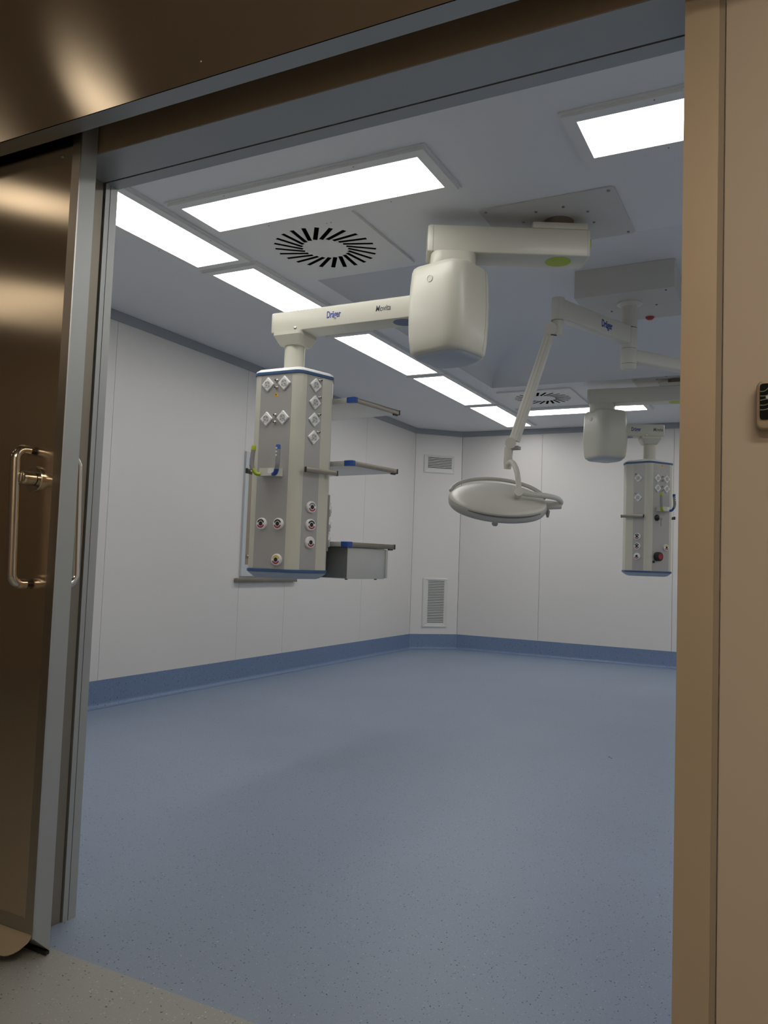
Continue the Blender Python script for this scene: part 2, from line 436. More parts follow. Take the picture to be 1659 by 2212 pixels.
# --- door casing: right jamb, left jamb, lintel (corridor half and room half with a dark gap)
YM = 1.700
def casing(name, parts, label):
    root = empty(name, (0, 0, 0)); tag(root, label, kind='structure')
    for nm, m, bxs in parts:
        bm = NB()
        for b in bxs: box(bm, *b)
        obj(nm, bm, m, root, smooth=False)
    return root
casing('trim_5', [('casing_face', 'casing_warm', [(OX1, OX1 + 0.062, YW - 0.004, YM, 0, OZ + 0.06)]),
                  ('casing_return', 'casing', [(OX1, OX1 + 0.06, YM + 0.005, YR + 0.012, 0, OZ + 0.06)]),
                  ('sealing_joint', 'dark', [(OX1 + 0.006, OX1 + 0.06, YM, YM + 0.005, 0, OZ + 0.06)]), ('joint_strip', 'joint', [(OX1 + 0.062, OX1 + 0.0715, YW + 0.0012, YW + 0.011, 0, 2.8)])],
       'warm grey door casing beside the touch plate')
casing('trim_6', [('casing_face', 'steel_dark', [(OX0 - 0.058, OX0 - 0.006, YW - 0.004, YM, 0, OZ)]),
                  ('casing_return', 'casing', [(OX0 - 0.058, OX0, YM + 0.005, YM + 0.022, 0, OZ), (OX0 - 0.058, OX0 + 0.001, YM + 0.0235, YR + 0.012, 0, OZ)]),
                  ('sealing_joint', 'dark', [(OX0 - 0.058, OX0 - 0.012, YM, YM + 0.005, 0, OZ), (OX0 - 0.058, OX0 - 0.003, YM + 0.022, YM + 0.0235, 0, OZ)])],
       'metal door casing behind the sliding door leaf')
casing('trim_7', [('casing_face', 'casing', [(OX0 - 0.058, OX1 - 0.0005, YW - 0.004, YM, OZ, OZ + 0.058)]),
                  ('front_plate', 'casing_warm', [(OX0 - 0.058, OX1 + 0.06, YW - 0.006, YW - 0.0042, OZ + 0.001, OZ + 0.15)]),
                  ('casing_return', 'casing', [(OX0 - 0.058, OX1 - 0.0005, YM + 0.005, YR + 0.012, OZ - 0.001, OZ + 0.058)]),
                  ('sealing_joint', 'dark', [(OX0 - 0.058, OX1 - 0.0005, YM, YM + 0.005, OZ + 0.008, OZ + 0.058)])],
       'metal lintel casing over the door opening')

# --- header box that hides the sliding track
CF = 1.42; CZ = 2.218
hd = empty('trim_8', (0, 0, 0)); tag(hd, 'brushed steel header box hiding the sliding door track', kind='structure')
bm = NB(); box(bm, -5.2, 0.02, CF, CF + 0.003, CZ, 2.66); obj('cover_sheet', bm, 'steel_h', hd, smooth=False)
bm = NB(); box(bm, -5.2, 0.02, CF + 0.003, CF + 0.055, CZ, CZ + 0.003); obj('cover_lip', bm, 'casing', hd, smooth=False)
bm = NB(); box(bm, -5.2, 0.02, CF + 0.003, YW - 0.001, 2.656, 2.66); box(bm, 0.017, 0.02, CF + 0.003, YW - 0.001, CZ, 2.656); obj('cover_top', bm, 'steel_h', hd, smooth=False)
bm = NB(); box(bm, -5.2, 0.015, 1.50, 1.566, 2.33, 2.42); obj('track_rail', bm, 'dark', hd, smooth=False)
bm = NB(); cyl(bm, (-1.279, CF - 0.002, H + 1.185), (-1.279, CF, H + 1.185), 0.003, seg=10); obj('rivet', bm, 'polish', hd)

# --- sliding door leaf
LX = -1.763; LF, LB, LL = 1.498, 1.556, -3.45
dr = empty('door_1', (LX, LF, 0)); tag(dr, 'brushed steel sliding door leaf pushed open, with a bow handle', kind='structure')
def DL(bm): bmesh.ops.translate(bm, vec=(-LX, -LF, 0), verts=bm.verts[:]); return bm
prof = [(LF + 0.004, 0.062), (LB, 0.012), (LB, 2.30), (LF + 0.004, 2.30)]
bm = NB(); loft(bm, [[(LL, y, z) for y, z in prof], [(LX - 0.002, y, z) for y, z in prof]]); obj('leaf_core', DL(bm), 'casing', dr, smooth=False)
bm = NB(); box(bm, LL + 0.03, LX - 0.031, LF + 0.0015, LF + 0.004, 0.109, 2.30); obj('leaf_panel', DL(bm), 'steel_v', dr, smooth=False)
bm = NB(); box(bm, LX - 0.031, LX, LF, LF + 0.004, 0.062, 2.30); obj('edge_profile', DL(bm), 'steel', dr, smooth=False)
bm = NB(); box(bm, LL, LX - 0.031, LF, LF + 0.004, 0.074, 0.109); obj('bottom_rail', DL(bm), 'steel', dr, smooth=False)
bm = NB(); box(bm, LX - 0.002, LX, LF + 0.004, LB, 0.066, 2.30); prof2 = [(LF + 0.004, 0.066), (LF + 0.004, 0.062), (LB, 0.012), (LB, 0.066)]
loft(bm, [[(LX - 0.002, y, z) for y, z in prof2], [(LX, y, z) for y, z in prof2]]); obj('edge_plate', DL(bm), 'casing', dr, smooth=False)
# bent bumper flap at the foot of the leaf, rounded at its free corner
bm = NB(); nseg = 10
def flap(u): return LF - 0.050 * u ** 1.3, 0.073 - 0.043 * u
xs = [LL] + [LX - 0.10] + [LX - 0.10 + 0.096 * k / 10 for k in range(1, 11)]
rings = []
for x in xs:
    t = max(0.0, (x - (LX - 0.055)) / 0.053); lim = math.sqrt(max(0.0, 1 - min(1, t) ** 2)) * 0.92 + 0.08
    rings.append([(x, flap(u * lim)[0], flap(u * lim)[1]) for u in [k / nseg for k in range(nseg + 1)]] + [(x, flap(u * lim)[0] + 0.002, flap(u * lim)[1] - 0.002) for u in [k / nseg for k in range(nseg, -1, -1)]])
loft(bm, rings); obj('bumper_flap', DL(bm), 'casing_warm', dr)
bm = NB(); box(bm, LL, LX, LB - 0.012, LB, 0.004, 0.0125); obj('floor_seal', DL(bm), 'rubber', dr, smooth=False)
# bow handles on both faces, thumb turn, rivet
def bow(y0, y1, x):
    s = 1 if y1 > y0 else -1; zt, zb = H + 0.268, H - 0.098; rr = 0.028; pts = [(x, y0, zt)]
    yc = y1 - s * rr
    pts += [(x, yc + s * rr * math.sin(a), zt - rr + rr * math.cos(a)) for a in [math.pi / 2 * k / 8 for k in range(9)]]
    pts += [(x, yc + s * rr * math.cos(a), zb + rr - rr * math.sin(a)) for a in [math.pi / 2 * k / 8 for k in range(9)]] + [(x, y0, zb)]
    pts = [(lean(px, pz), py, pz) for px, py, pz in pts]      # the handle hangs slightly out of plumb
    bm = NB(); tube(bm, pts, 0.0138, 18); return bm
def lean(x, z): return x - 0.045 * (z - H - 0.085)
def spacers(y0, y1, x):
    for z in (H + 0.268, H - 0.098):
        bm = NB(); cyl(bm, (lean(x, z), y0, z), (lean(x, z), y1, z), 0.0075, seg=14); obj('handle_spacer', DL(bm), 'black', dr)
spacers(LF + 0.0015, LF - 0.012, -1.874); spacers(LB, LB + 0.012, -1.846)
obj('bow_handle', DL(bow(LF - 0.010, LF - 0.052, -1.874)), 'polish', dr)
obj('bow_handle', DL(bow(LB + 0.010, LB + 0.076, -1.846)), 'polish', dr)
TZ = H + 0.19
bm = NB(); lathe(bm, [(0.036, 0), (0.036, 0.007), (0.034, 0.009), (0.0, 0.009)], (-1.862, LF + 0.0015, TZ), (-1.862, LF - 1, TZ), 32); ro = obj('rosette', DL(bm), 'polish', dr)
bm = NB(); lathe(bm, [(0.0190, 0.009), (0.0195, 0.013), (0.0190, 0.040), (0.0160, 0.044), (0.0, 0.045)], (-1.862, LF, TZ), (-1.862, LF - 1, TZ), 24); tk = obj('thumb_turn', DL(bm), 'polish', dr)
bm = NB(); box(bm, -1.862 - 0.004, -1.862 + 0.004, LF - 0.052, LF - 0.045, TZ - 0.012, TZ + 0.012, bev=0.002); obj('grip_bar', DL(bm), 'polish', tk)
bm = NB(); lathe(bm, [(0.006, 0), (0.006, 0.003), (0.003, 0.005), (0, 0.005)], (-1.839, LF + 0.0015, H + 1.100), (-1.839, LF - 1, H + 1.1), 12); obj('rivet', DL(bm), 'screw', dr)

# ================================================================== CEILING LIGHTS
_scr = []
def small_screw(parent, x, y, z):
    if not _scr:
        bm = NB(); cyl(bm, (0, 0, -0.0015), (0, 0, 0), 0.003, seg=8); _scr.append(obj('screw', bm, 'screw', parent, mx=T(x, y, z)))
    else: inst(_scr[0], 'screw', parent, T(x, y, z))
def light_panel(x0, x1, y0, y1, label, group, z=CEIL, m='light', cat='ceiling light'):
    cx, cy = (x0 + x1) / 2, (y0 + y1) / 2
    r = empty('ceiling_light', (cx, cy, z)); tag(r, label, cat, group)
    a, b = (x1 - x0) / 2, (y1 - y0) / 2; f = 0.048; dz = 0.02
    bm = NB()
    for (p, q, s, t) in ((-a - f, a + f, -b - f, -b), (-a - f, a + f, b, b + f), (-a - f, -a, -b, b), (a, a + f, -b, b)):
        box(bm, p, q, s, t, -dz, -0.0005)
    fr = obj('frame', bm, 'lampframe', r, smooth=False)
    # shallow step round the rim, as on a clip-in lamp tray
    bm = NB(); e = 0.010
    for (p, q, s, t) in ((-a - f - e, a + f + e, -b - f - e, -b - f), (-a - f - e, a + f + e, b + f, b + f + e), (-a - f - e, -a - f, -b - f, b + f), (a + f, a + f + e, -b - f, b + f)):
        box(bm, p, q, s, t, -0.008, -0.0005)
    obj('rim', bm, 'lampframe', r, smooth=False)
    bm = NB(); box(bm, -a, a, -b, b, -dz + 0.002, -0.001); obj('diffuser', bm, m, r, smooth=False)
    for sx in (-0.55, 0.55):
        for sd_ in (-1, 1):
            px, py = (sx * a, sd_ * (b + f * 0.7)) if a > b else (sd_ * (a + f * 0.7), sx * b)
            small_screw(fr, px, py, -dz)
    return r
GL = 'light panels in the row beside the panelled side wall'
ROW = [(2.085, 3.250), (3.380, 4.545), (4.685, 5.858), (5.982, 7.160), (7.297, 8.442)]
nm = ['closest to the door', 'second from the door', 'third from the door', 'fourth from the door', 'farthest from the door']
for (a, b), n in zip(ROW, nm):
    light_panel(-2.870 * H, -2.596 * H, a * H, b * H, 'long ceiling light in the side-wall row, ' + n, GL)
for (a, b), n in zip(ROW, nm):
    light_panel(0.624 * H, 0.898 * H, a * H, b * H, 'long ceiling light in the row behind the door casing, ' + n, 'light panels of the hidden row')
light_panel(-2.454 * H, -1.290 * H, 2.655 * H, 2.922 * H, 'large ceiling light beside the swirl air diffuser at the door end', 'light panels across the room at the door end')
light_panel(-0.681 * H, 0.483 * H, 2.657 * H, 2.926 * H, 'ceiling light cut off by the warm grey door casing', 'light panels across the room at the door end')
light_panel(-2.440 * H, -1.275 * H, 7.62 * H, 7.875 * H, 'ceiling light between a swirl air diffuser and the far wall', 'light panels across the room at the far end')
light_panel(-0.681 * H, 0.483 * H, 7.62 * H, 7.875 * H, 'ceiling light above the pendant with the key switch, hidden by its arm', 'light panels across the room at the far end')
# corridor lights (out of the frame; mirrored in the steel)
for (x, y, a, b, m_, lb) in ((-2.37, 0.72, 0.065, 0.15, 'corrlight', 'small corridor ceiling light above the sliding door leaf'), (-3.35, 0.42, 0.15, 0.15, 'corrlight', 'small corridor ceiling light second along from the sliding door leaf'), (-4.9, -0.6, 0.6, 0.15, 'corrlight', 'long corridor ceiling light past the sliding door leaf'),
        (0.95, 0.05, 0.6, 0.15, 'corrlight2', 'long corridor ceiling light beside the touch plate'), (0.3, -0.9, 0.6, 0.15, 'corrlight2', 'long corridor ceiling light by the opposite corridor wall')):
    light_panel(x - a, x + a, y - b, y + b, lb, 'corridor ceiling lights', z=2.80, m=m_)

# ================================================================== SWIRL DIFFUSERS
def diffuser(x0, x1, y0, y1, cx, cy, label):
    r = empty('air_diffuser', (cx, cy, CEIL)); tag(r, label, 'air vent', 'swirl air diffusers in the ceiling')
    out = [(x0 - cx, y0 - cy), (x1 - cx, y0 - cy), (x1 - cx, y1 - cy), (x0 - cx, y1 - cy)]
    holes = []
    for k in range(24):
        t = 2 * math.pi * (k + 0.35) / 24; d = Vector((math.cos(t), math.sin(t))); pr = Vector((d.y, -d.x))
        hw = 0.0120
        holes.append([pr * (0.0616 + s2 * hw) + d * s1 for s1, s2 in ((0.107, -1), (0.268, -1), (0.268, 1), (0.107, 1))])
    bm = NB(); fan_plate(bm, out, holes, -0.014, -0.0125); obj('face_plate', bm, 'lampframe', r, smooth=False)
    bm = NB()
    for (a, b, c, d) in ((out[0][0], out[1][0], out[0][1], out[0][1] + 0.004), (out[0][0], out[1][0], out[2][1] - 0.004, out[2][1]), (out[0][0], out[0][0] + 0.004, out[0][1] + 0.004, out[2][1] - 0.004), (out[1][0] - 0.004, out[1][0], out[0][1] + 0.004, out[2][1] - 0.004)):
        box(bm, a, b, c, d, -0.0125, -0.0005)
    obj('rim', bm, 'lampframe', r, smooth=False)
    bm = NB(); cyl(bm, (0, 0, -0.0118), (0, 0, -0.001), 0.30, seg=48); obj('dark_plenum', bm, 'void', r)
    for dx in (-0.012, 0.012): small_screw(r, 0.19 + dx, out[0][1] + 0.08, -0.014)
diffuser(-2.430 * H, -1.764 * H, 2.972 * H, 3.640 * H, -2.097 * H, 3.304 * H, 'white swirl air diffuser beside the large ceiling light')
diffuser(-2.415 * H, -1.745 * H, 6.775 * H, 7.445 * H, -2.080 * H, 7.105 * H, 'white swirl air diffuser beyond the sunken ceiling field')

# ================================================================== WALL GRILLES
def grille(s0, s1, z0, z1, i0, i1, j0, j1, n, label):
    M = MC
    r = empty('wall_grille', M @ Vector(((s0 + s1) / 2, z0, 0))); tag(r, label, 'vent grille', 'louvred grilles on the angled corner wall')
    inv = T(*(-r.location)) @ M
    bm = NB()
    prof = lambda a, b, c, d: [(a, c), (b, c), (b, d), (a, d)]
    o = prof(s0, s1, z0, z1); m_ = prof(s0 + 0.012, s1 - 0.012, z0 + 0.012, z1 - 0.012); i_ = prof(i0, i1, j0, j1)
    loft(bm, [[(x, y, 0.0005) for x, y in o], [(x, y, 0.010) for x, y in o], [(x, y, 0.014) for x, y in m_], [(x, y, 0.006) for x, y in i_], [(x, y, 0.0005) for x, y in i_]], inv, caps=False)
    obj('frame', bm, 'grille', r, smooth=False)
    bm = NB(); box(bm, i0 - 0.002, i1 + 0.002, j0 - 0.002, j1 + 0.002, 0.0003, 0.0012, inv); obj('dark_duct', bm, 'void', r, smooth=False)
    h = (j1 - j0) / n
    src = None
    for k in range(n):
        if src is None:
            bm = NB()
            pts = [(0, 0.0070), (h * 0.56, 0.0085), (h * 0.66, 0.0030), (h * 0.10, 0.0020)]
            loft(bm, [[(i0, y, z) for y, z in pts], [(i1, y, z) for y, z in pts]])
            src = obj('slat', bm, 'grille', r, smooth=False, mx=inv @ T(0, j0 + k * h, 0))
        else:
            inst(src, 'slat', r, inv @ T(0, j0 + k * h, 0))
grille(0.118, 0.528, 2.216, 2.446, 0.17, 0.493, 2.27, 2.413, 7, 'wide louvred grille high on the angled corner wall')
grille(0.157, 0.484, 0.274, 0.889, 0.225, 0.443, 0.322, 0.853, 26, 'tall louvred grille low on the angled corner wall')

# ================================================================== WALL HATCH behind the pendant
hx = empty('wall_hatch', (XL, HY0, 0.91)); tag(hx, 'pale framed wall hatch with bronze inset half hidden by the pendant with shelves', 'hatch')
def HB(a, b, c, d, e, f, bev=0.0):
    """y range, z range, outward range"""
    bm = NB(); box(bm, e, f, a - HY0, b - HY0, c - 0.91, d - 0.91, bev=bev); return bm
fo, fi = 0.020, 0.004
za, zb = 0.905, 1.99
bm = NB()
for (a, b, c, d) in ((HY0, HY1, za, za + 0.10), (HY0, HY1, zb - 0.055, zb), (HY0, HY0 + 0.045, za + 0.10, zb - 0.055), (HY1 - 0.055, HY1, za + 0.10, zb - 0.055)):
    box(bm, 0.0005, fo, a - HY0, b - HY0, c - 0.91, d - 0.91)
obj('frame', bm, 'hatchframe', hx, smooth=False)
obj('inset_panel', HB(HY0 + 0.045, HY1 - 0.055, za + 0.10, zb - 0.055, 0.0005, 0.006), 'bronze', hx, smooth=False)
obj('hinge', HB(HY0 + 0.057, HY0 + 0.12, zb - 0.125, zb - 0.06, 0.006, 0.016, 0.002), 'black', hx)
bm = NB(); cyl(bm, (0.006, 0.125, 0.17), (0.018, 0.125, 0.17), 0.012, seg=16); box(bm, 0.014, 0.022, 0.07, 0.16, 0.164, 0.178, bev=0.002); obj('latch', bm, 'polish', hx)
bm = NB(); box(bm, XL + 0.001, XL + 0.035, 5.487, 6.411, 0.852, 0.888, bev=0.003)
tag(obj('wall_rail', bm, 'rail'), 'dull steel bumper rail on the wall under the hatch', 'rail')

# ================================================================== SUPPLY PENDANTS
FH, FYy = 0.14, -0.15                     # half width and depth of the column's front face
SD = Vector((0.31, 0.951)).normalized()   # direction of the splayed right side
SE = Vector((FH, FYy)) + SD * 0.222
OUT = [(-FH, FYy), (FH, FYy), (SE.x, SE.y), (0.155, 0.155), (-0.155, 0.155), (-SE.x, SE.y)]
RAD = [0.045, 0.045, 0.02, 0.03, 0.03, 0.02]
def outline(off):
    c = []
    n = len(OUT); P = [Vector(p) for p in OUT]
    for i in range(n):
        d0 = (P[i] - P[i - 1]).normalized(); d1 = (P[(i + 1) % n] - P[i]).normalized()
        n0 = Vector((d0.y, -d0.x)); n1 = Vector((d1.y, -d1.x)); b = (n0 + n1).normalized()
        c.append(P[i] + b * (off / b.dot(n0)))
    return rpoly(c, [max(0.006, r + off) for r in RAD], 6)

# small shared fittings, built once in face space (x along, y up, z out) ---------------
_src = {}
def fit(key, build, m, name, parent, mx):
    if key not in _src:
        bm = NB(); build(bm); o = obj(name, bm, m, parent, mx=mx); _src[key] = o; return o
    return inst(_src[key], name, parent, mx)
ID = Matrix.Identity(4)
def sq(h, r): return rpoly([(-h, -h), (h, -h), (h, h), (-h, h)], r, 4)
def socket(parent, mx, rot):
    R = mx @ RZ(rot)
    def plate(bm):
        loft(bm, [[(*p, 0.0) for p in sq(0.0275, 0.004)], [(*p, 0.006) for p in sq(0.0275, 0.004)], [(*p, 0.009) for p in sq(0.0245, 0.003)], [(*p, 0.0092) for p in sq(0.022, 0.002)]])
    s = fit('so', plate, 'white', 'socket', parent, R)
    def well(bm): lathe(bm, [(0.0172, 0.0093), (0.0172, 0.0106), (0.0158, 0.0106), (0.0150, 0.0096), (0.0, 0.0096)], (0, 0, 0), (0, 0, 1), 28)
    fit('we', well, 'well', 'socket_well', s, ID)
    def pins(bm):
        for x in (-0.0085, 0.0085): cyl(bm, (x, 0, 0.0094), (x, 0, 0.0103), 0.0027, seg=10)
        for y in (-0.0148, 0.0148): box(bm, -0.002, 0.002, y - 0.002, y + 0.002, 0.0094, 0.0112)
        box(bm, -0.022, -0.0195, -0.005, 0.003, 0.0091, 0.0096)
    fit('pi', pins, 'ink', 'pin_holes', s, ID)
def bolt(parent, mx):
    def b(bm): lathe(bm, [(0.0088, 0), (0.0088, 0.003), (0.0070, 0.0045), (0.0070, 0.012), (0.0055, 0.014), (0.0, 0.0142)], (0, 0, 0), (0, 0, 1), 18)
    o = fit('bo', b, 'polish', 'equipotential_bolt', parent, mx)
    def c(bm): cyl(bm, (0, 0, 0.0135), (0, 0, 0.0148), 0.0042, seg=12)
    fit('bc', c, 'black', 'bolt_bore', o, ID)
def arc(bm, r0, r1, a0, a1, z0, z1, n=14):
    A = [math.radians(a0 + (a1 - a0) * k / n) for k in range(n + 1)]
    poly = [(r1 * math.cos(a), r1 * math.sin(a)) for a in A] + [(r0 * math.cos(a), r0 * math.sin(a)) for a in A[::-1]]
    top = [bm.verts.new((x, y, z1)) for x, y in poly]; bot = [bm.verts.new((x, y, z0)) for x, y in poly]; k = len(poly)
    for i in range(n):
        bm.faces.new((top[i], top[i + 1], top[k - 2 - i], top[k - 1 - i]))
    for i in range(k): bm.faces.new((bot[i], bot[(i + 1) % k], top[(i + 1) % k], top[i]))
def outlet(parent, mx, colour):
    def body(bm): lathe(bm, [(0.0300, 0.0), (0.0300, 0.008), (0.0275, 0.012), (0.0235, 0.013), (0.0, 0.013)], (0, 0, 0), (0, 0, 1), 36)
    o = fit('ga', body, 'white', 'gas_outlet', parent, mx)
    def up(bm): arc(bm, 0.0150, 0.0225, 18, 162, 0.0128, 0.0138)
    fit('gu' + colour, up, colour, 'gas_label', o, ID)
    def lo(bm): arc(bm, 0.0150, 0.0225, 198, 342, 0.0128, 0.0138)
    fit('gr', lo, 'red', 'release_ring', o, ID)
    def ho(bm): lathe(bm, [(0.0112, 0.0125), (0.0112, 0.0140), (0.0, 0.0141)], (0, 0, 0), (0, 0, 1), 24)
    fit('gh', ho, 'black', 'port', o, ID)
def side_rail(parent, F, s0, s1, z, sgn):
    """equipment rail standing off a splayed side; sgn 1 right side, -1 left side"""
    bm = NB(); box(bm, s0, s1, z - 0.0125, z + 0.0125, 0.030, 0.040, F, bev=0.001); r = obj('equipment_rail', bm, 'rail', parent)
    for s in (s0, s1):
        bm = NB(); box(bm, s - 0.0025, s + 0.0025, z - 0.0135, z + 0.0135, 0.029, 0.041, F); obj('end_cap', bm, 'black', r, smooth=False)
    for s in (s0 + (s1 - s0) * 0.3, s0 + (s1 - s0) * 0.75):
        bm = NB(); cyl(bm, (s, z, 0.0), (s, z, 0.030), 0.008, seg=12, M=F); obj('standoff', bm, 'rail', r)

def grip_handle(parent, F, z):
    """bracket with two upright grips on the front face"""
    bm = NB(); b = 0.062; t = 0.046; d = 0.056; h0, h1 = z, z + 0.040
    lo = [(-b, 0), (b, 0), (t, d), (-t, d)]
    loft(bm, [[(x, h0, y) for x, y in lo], [(x, h0 + 0.004, y) for x, y in lo], [(x * 0.97, h1, y * 0.96) for x, y in lo]], F)
    br = obj('handle_bracket', bm, 'cream', parent, ang=25)
    bm = NB(); box(bm, t * 0.2, t * 0.98, h0 + 0.002, h1 - 0.002, d * 0.9, d - 0.0005, F) ; obj('bracket_cover', bm, 'white', br, smooth=False)
    for s, colr in ((-1, 'green'), (1, 'blue_bright')):
        bm = NB(); pts = catmull([(s * 0.040, z + 0.008, 0.050), (s * 0.060, z + 0.012, 0.062), (s * 0.074, z + 0.034, 0.070)], 6)
        tube(bm, pts, 0.0125, 12, F, flat=0.8); a = obj('grip_root', bm, colr, parent)
        bm = NB(); pts = catmull([(s * 0.074, z + 0.032, 0.070), (s * 0.079, z + 0.060, 0.074), (s * 0.078, z + 0.105, 0.072), (s * 0.076, z + 0.135, 0.070)], 6)
        tube(bm, pts, 0.0138, 14, F, flat=0.75); g = obj('grip', bm, 'grey', parent)
        bm = NB(); tube(bm, [(s * 0.0762, z + 0.130, 0.0702), (s * 0.0755, z + 0.150, 0.069), (s * 0.0755, z + 0.154, 0.069)], [0.0143, 0.0143, 0.012], 14, F, flat=0.78); obj('grip_tip', bm, colr, parent)
        if s == 1:
            for k in range(3):
                bm = NB(); cyl(bm, (0.0765, z + 0.135 - k * 0.018, 0.080), (0.0765, z + 0.135 - k * 0.018, 0.0862), 0.0046, seg=12, M=F); obj('brake_button', bm, 'white', g)

def text_on(F, x, y, z=0.0006): return F @ T(x, y, z)

def pendant(hub, a1, L1, a2, L2, rot, col_top, col_bot, plate, spec):
    root = empty('supply_pendant', (hub[0], hub[1], CEIL)); tag(root, spec['label'], 'medical pendant', 'ceiling supply pendants')
    Z = lambda zabs: zabs - CEIL
    # ---- ceiling plate and hub
    x0, x1, y0, y1 = [plate[i] - hub[0 if i < 2 else 1] for i in range(4)]
    bm = NB(); prism(bm, rpoly([(x0, y0), (x1, y0), (x1, y1), (x0, y1)], 0.025, 5), -0.006, -0.0005); pl = obj('ceiling_plate', bm, 'plate', root)
    sc = None
    pts = [(x0 + 0.03, y0 + 0.03), (x1 - 0.03, y0 + 0.03), (x1 - 0.03, y1 - 0.03), (x0 + 0.03, y1 - 0.03)] + [(0.17 * math.cos(math.radians(22 + 45 * k)), 0.17 * math.sin(math.radians(22 + 45 * k))) for k in range(8)]
    for p in pts:
        if sc is None:
            bm = NB(); lathe(bm, [(0.0075, 0), (0.006, 0.004), (0, 0.0045)], (0, 0, 0), (0, 0, -1), 10); sc = obj('screw', bm, 'screw', pl, mx=T(p[0], p[1], -0.006))
        else: inst(sc, 'screw', pl, T(p[0], p[1], -0.006))
    bm = NB(); lathe(bm, [(0.072, 0), (0.072, 0.03), (0.070, 0.05)], (0, 0, -0.006), (0, 0, -1), 32); obj('hub', bm, 'hubbrown', root)
    # ---- upper arm
    M1 = RZ(a1); zt, zb = Z(H + 1.611), Z(H + 1.480)
    bm = NB(); box(bm, -0.125, 0.14, -0.082, 0.082, zt, zt + 0.032, M1, bev=0.004); obj('bearing_cover', bm, 'cream', root)
    bm = NB(); hwid = 0.085; XE = L1 + 0.10
    pr = rpoly([(-hwid, zb), (hwid, zb), (hwid, zt), (-hwid, zt)], 0.006, 3)
    loft(bm, [[(x, p[0], p[1]) for p in pr] for x in (-0.122, XE)], M1); ua = obj('upper_arm', bm, 'cream', root)
    bm = NB()
    def er(s, c): return [(p[0] * s, (p[1] - (zt + zb) / 2) * s + (zt + zb) / 2) for p in pr]
    loft(bm, [[(x, *p) for p in er(s, 0)] for x, s in ((XE + 0.001, 0.995), (XE + 0.018, 0.99), (XE + 0.026, 0.93))], M1); obj('end_cap', bm, 'cream', ua)
    bm = NB(); loft(bm, [[(x, *p) for p in er(s, 0)] for x, s in ((-0.123, 0.985), (-0.132, 0.97), (-0.136, 0.93))], M1); obj('end_cap', bm, 'cream', ua)
    bm = NB(); cyl(bm, (0.0, 0.006, zb - 0.0012), (0.0, 0.006, zb), 0.062, seg=32, M=M1); tag(obj('marker_disc', bm, 'green', ua), 'lime green marker disc')
    bm = NB(); box(bm, -0.150, -0.136, -0.02, 0.045, zt - 0.068, zt - 0.030, M1, bev=0.002); tag(obj('marker_tab', bm, 'green', ua), 'lime green end tab')
    # ---- neck and motor housing on the second axis
    ax = M1 @ Vector((L1, 0, 0))
    zh1, zh0 = H + 1.420, H + 0.972
    Mn = T(ax.x, ax.y, 0) @ M1
    nr = rpoly([(-0.108, -0.10), (0.108, -0.10), (0.108, 0.10), (-0.108, 0.10)], 0.05, 6)
    bm = NB(); prism(bm, nr, Z(zh1) - 0.02, zb + 0.004, Mn, bev=0.006); obj('neck', bm, 'cream', root)
    Mh = T(ax.x + spec['hoff'][0], ax.y + spec['hoff'][1], 0) @ RZ(a2 + spec['twist'])
    base = [(-0.150, -0.135), (0.135, -0.155), (0.150, 0.10), (0.02, 0.170), (-0.150, 0.13)]
    rad = [0.05, 0.085, 0.08, 0.10, 0.06]
    def hring(s, z, tilt=0.0):
        return [(p[0] * s * 1.09, p[1] * s * 1.09, z + tilt * p[0]) for p in rpoly(base, rad, 7)]
    hh = zh1 - zh0
    prof = [(0.80, 1.00), (0.88, 0.995), (0.94, 0.975), (0.97, 0.94), (1.0, 0.80), (1.02, 0.6), (1.02, 0.4), (0.99, 0.2), (0.95, 0.08), (0.90, 0.045), (0.84, 0.035)]
    bm = NB(); loft(bm, [hring(s, Z(zh0 + hh * t), (1 - t) * spec['tilt']) for s, t in prof], Mh); mh = obj('motor_housing', bm, 'cream', root, ang=60)
    bm = NB(); k_ = spec['seam']
    rows = []
    for s, t in prof[2:-2]:
        rg = hring(s, Z(zh0 + hh * t), (1 - t) * spec['tilt']); p_ = Vector(rg[k_]); q_ = (Vector(rg[(k_ + 1) % len(rg)]) - p_).normalized(); o_ = Vector((q_.y, -q_.x, 0))
        rows.append([p_ + q_ * u + o_ * v for u, v in ((0, -0.002), (0.0018, -0.002), (0.0018, 0.0006), (0, 0.0006))])
    loft(bm, rows, Mh); obj('shell_seam', bm, 'seam', mh, smooth=False)
    bm = NB(); loft(bm, [hring(s, Z(zh0 + hh * t), (1 - t) * spec['tilt']) for s, t in ((0.84, 0.034), (0.80, 0.015), (0.70, 0.0))], Mh); obj('housing_base', bm, 'pale_blue', mh, ang=60)
    bm = NB(); lathe(bm, [(0.0165, -0.006), (0.0165, 0.0012), (0.0150, 0.0018), (0.0145, 0.0004), (0, 0.0004)], (-0.02, -0.1590, Z(zh1 - 0.085)), (-0.09, -1.1590, Z(zh1 - 0.085)), 20, Mh); obj('cover_button', bm, 'cream', mh)
    # ---- lower arm
    M2 = T(ax.x, ax.y, 0) @ RZ(a2); lt, lb = Z(H + 1.300), Z(H + 1.190); hw2 = 0.07
    pr2 = rpoly([(-hw2, lb), (hw2, lb), (hw2, lt), (-hw2, lt)], 0.006, 3)
    bm = NB(); loft(bm, [[(x, p[0], p[1]) for p in pr2] for x in (0.0, L2 + 0.098)], M2); la = obj('lower_arm', bm, 'cream', root)
    c2 = (lt + lb) / 2
    bm = NB(); loft(bm, [[(x, p[0] * s, (p[1] - c2) * s + c2) for p in pr2] for x, s in ((L2 + 0.099, 0.99), (L2 + 0.108, 0.97), (L2 + 0.113, 0.90))], M2); obj('end_cap', bm, 'cream', la)
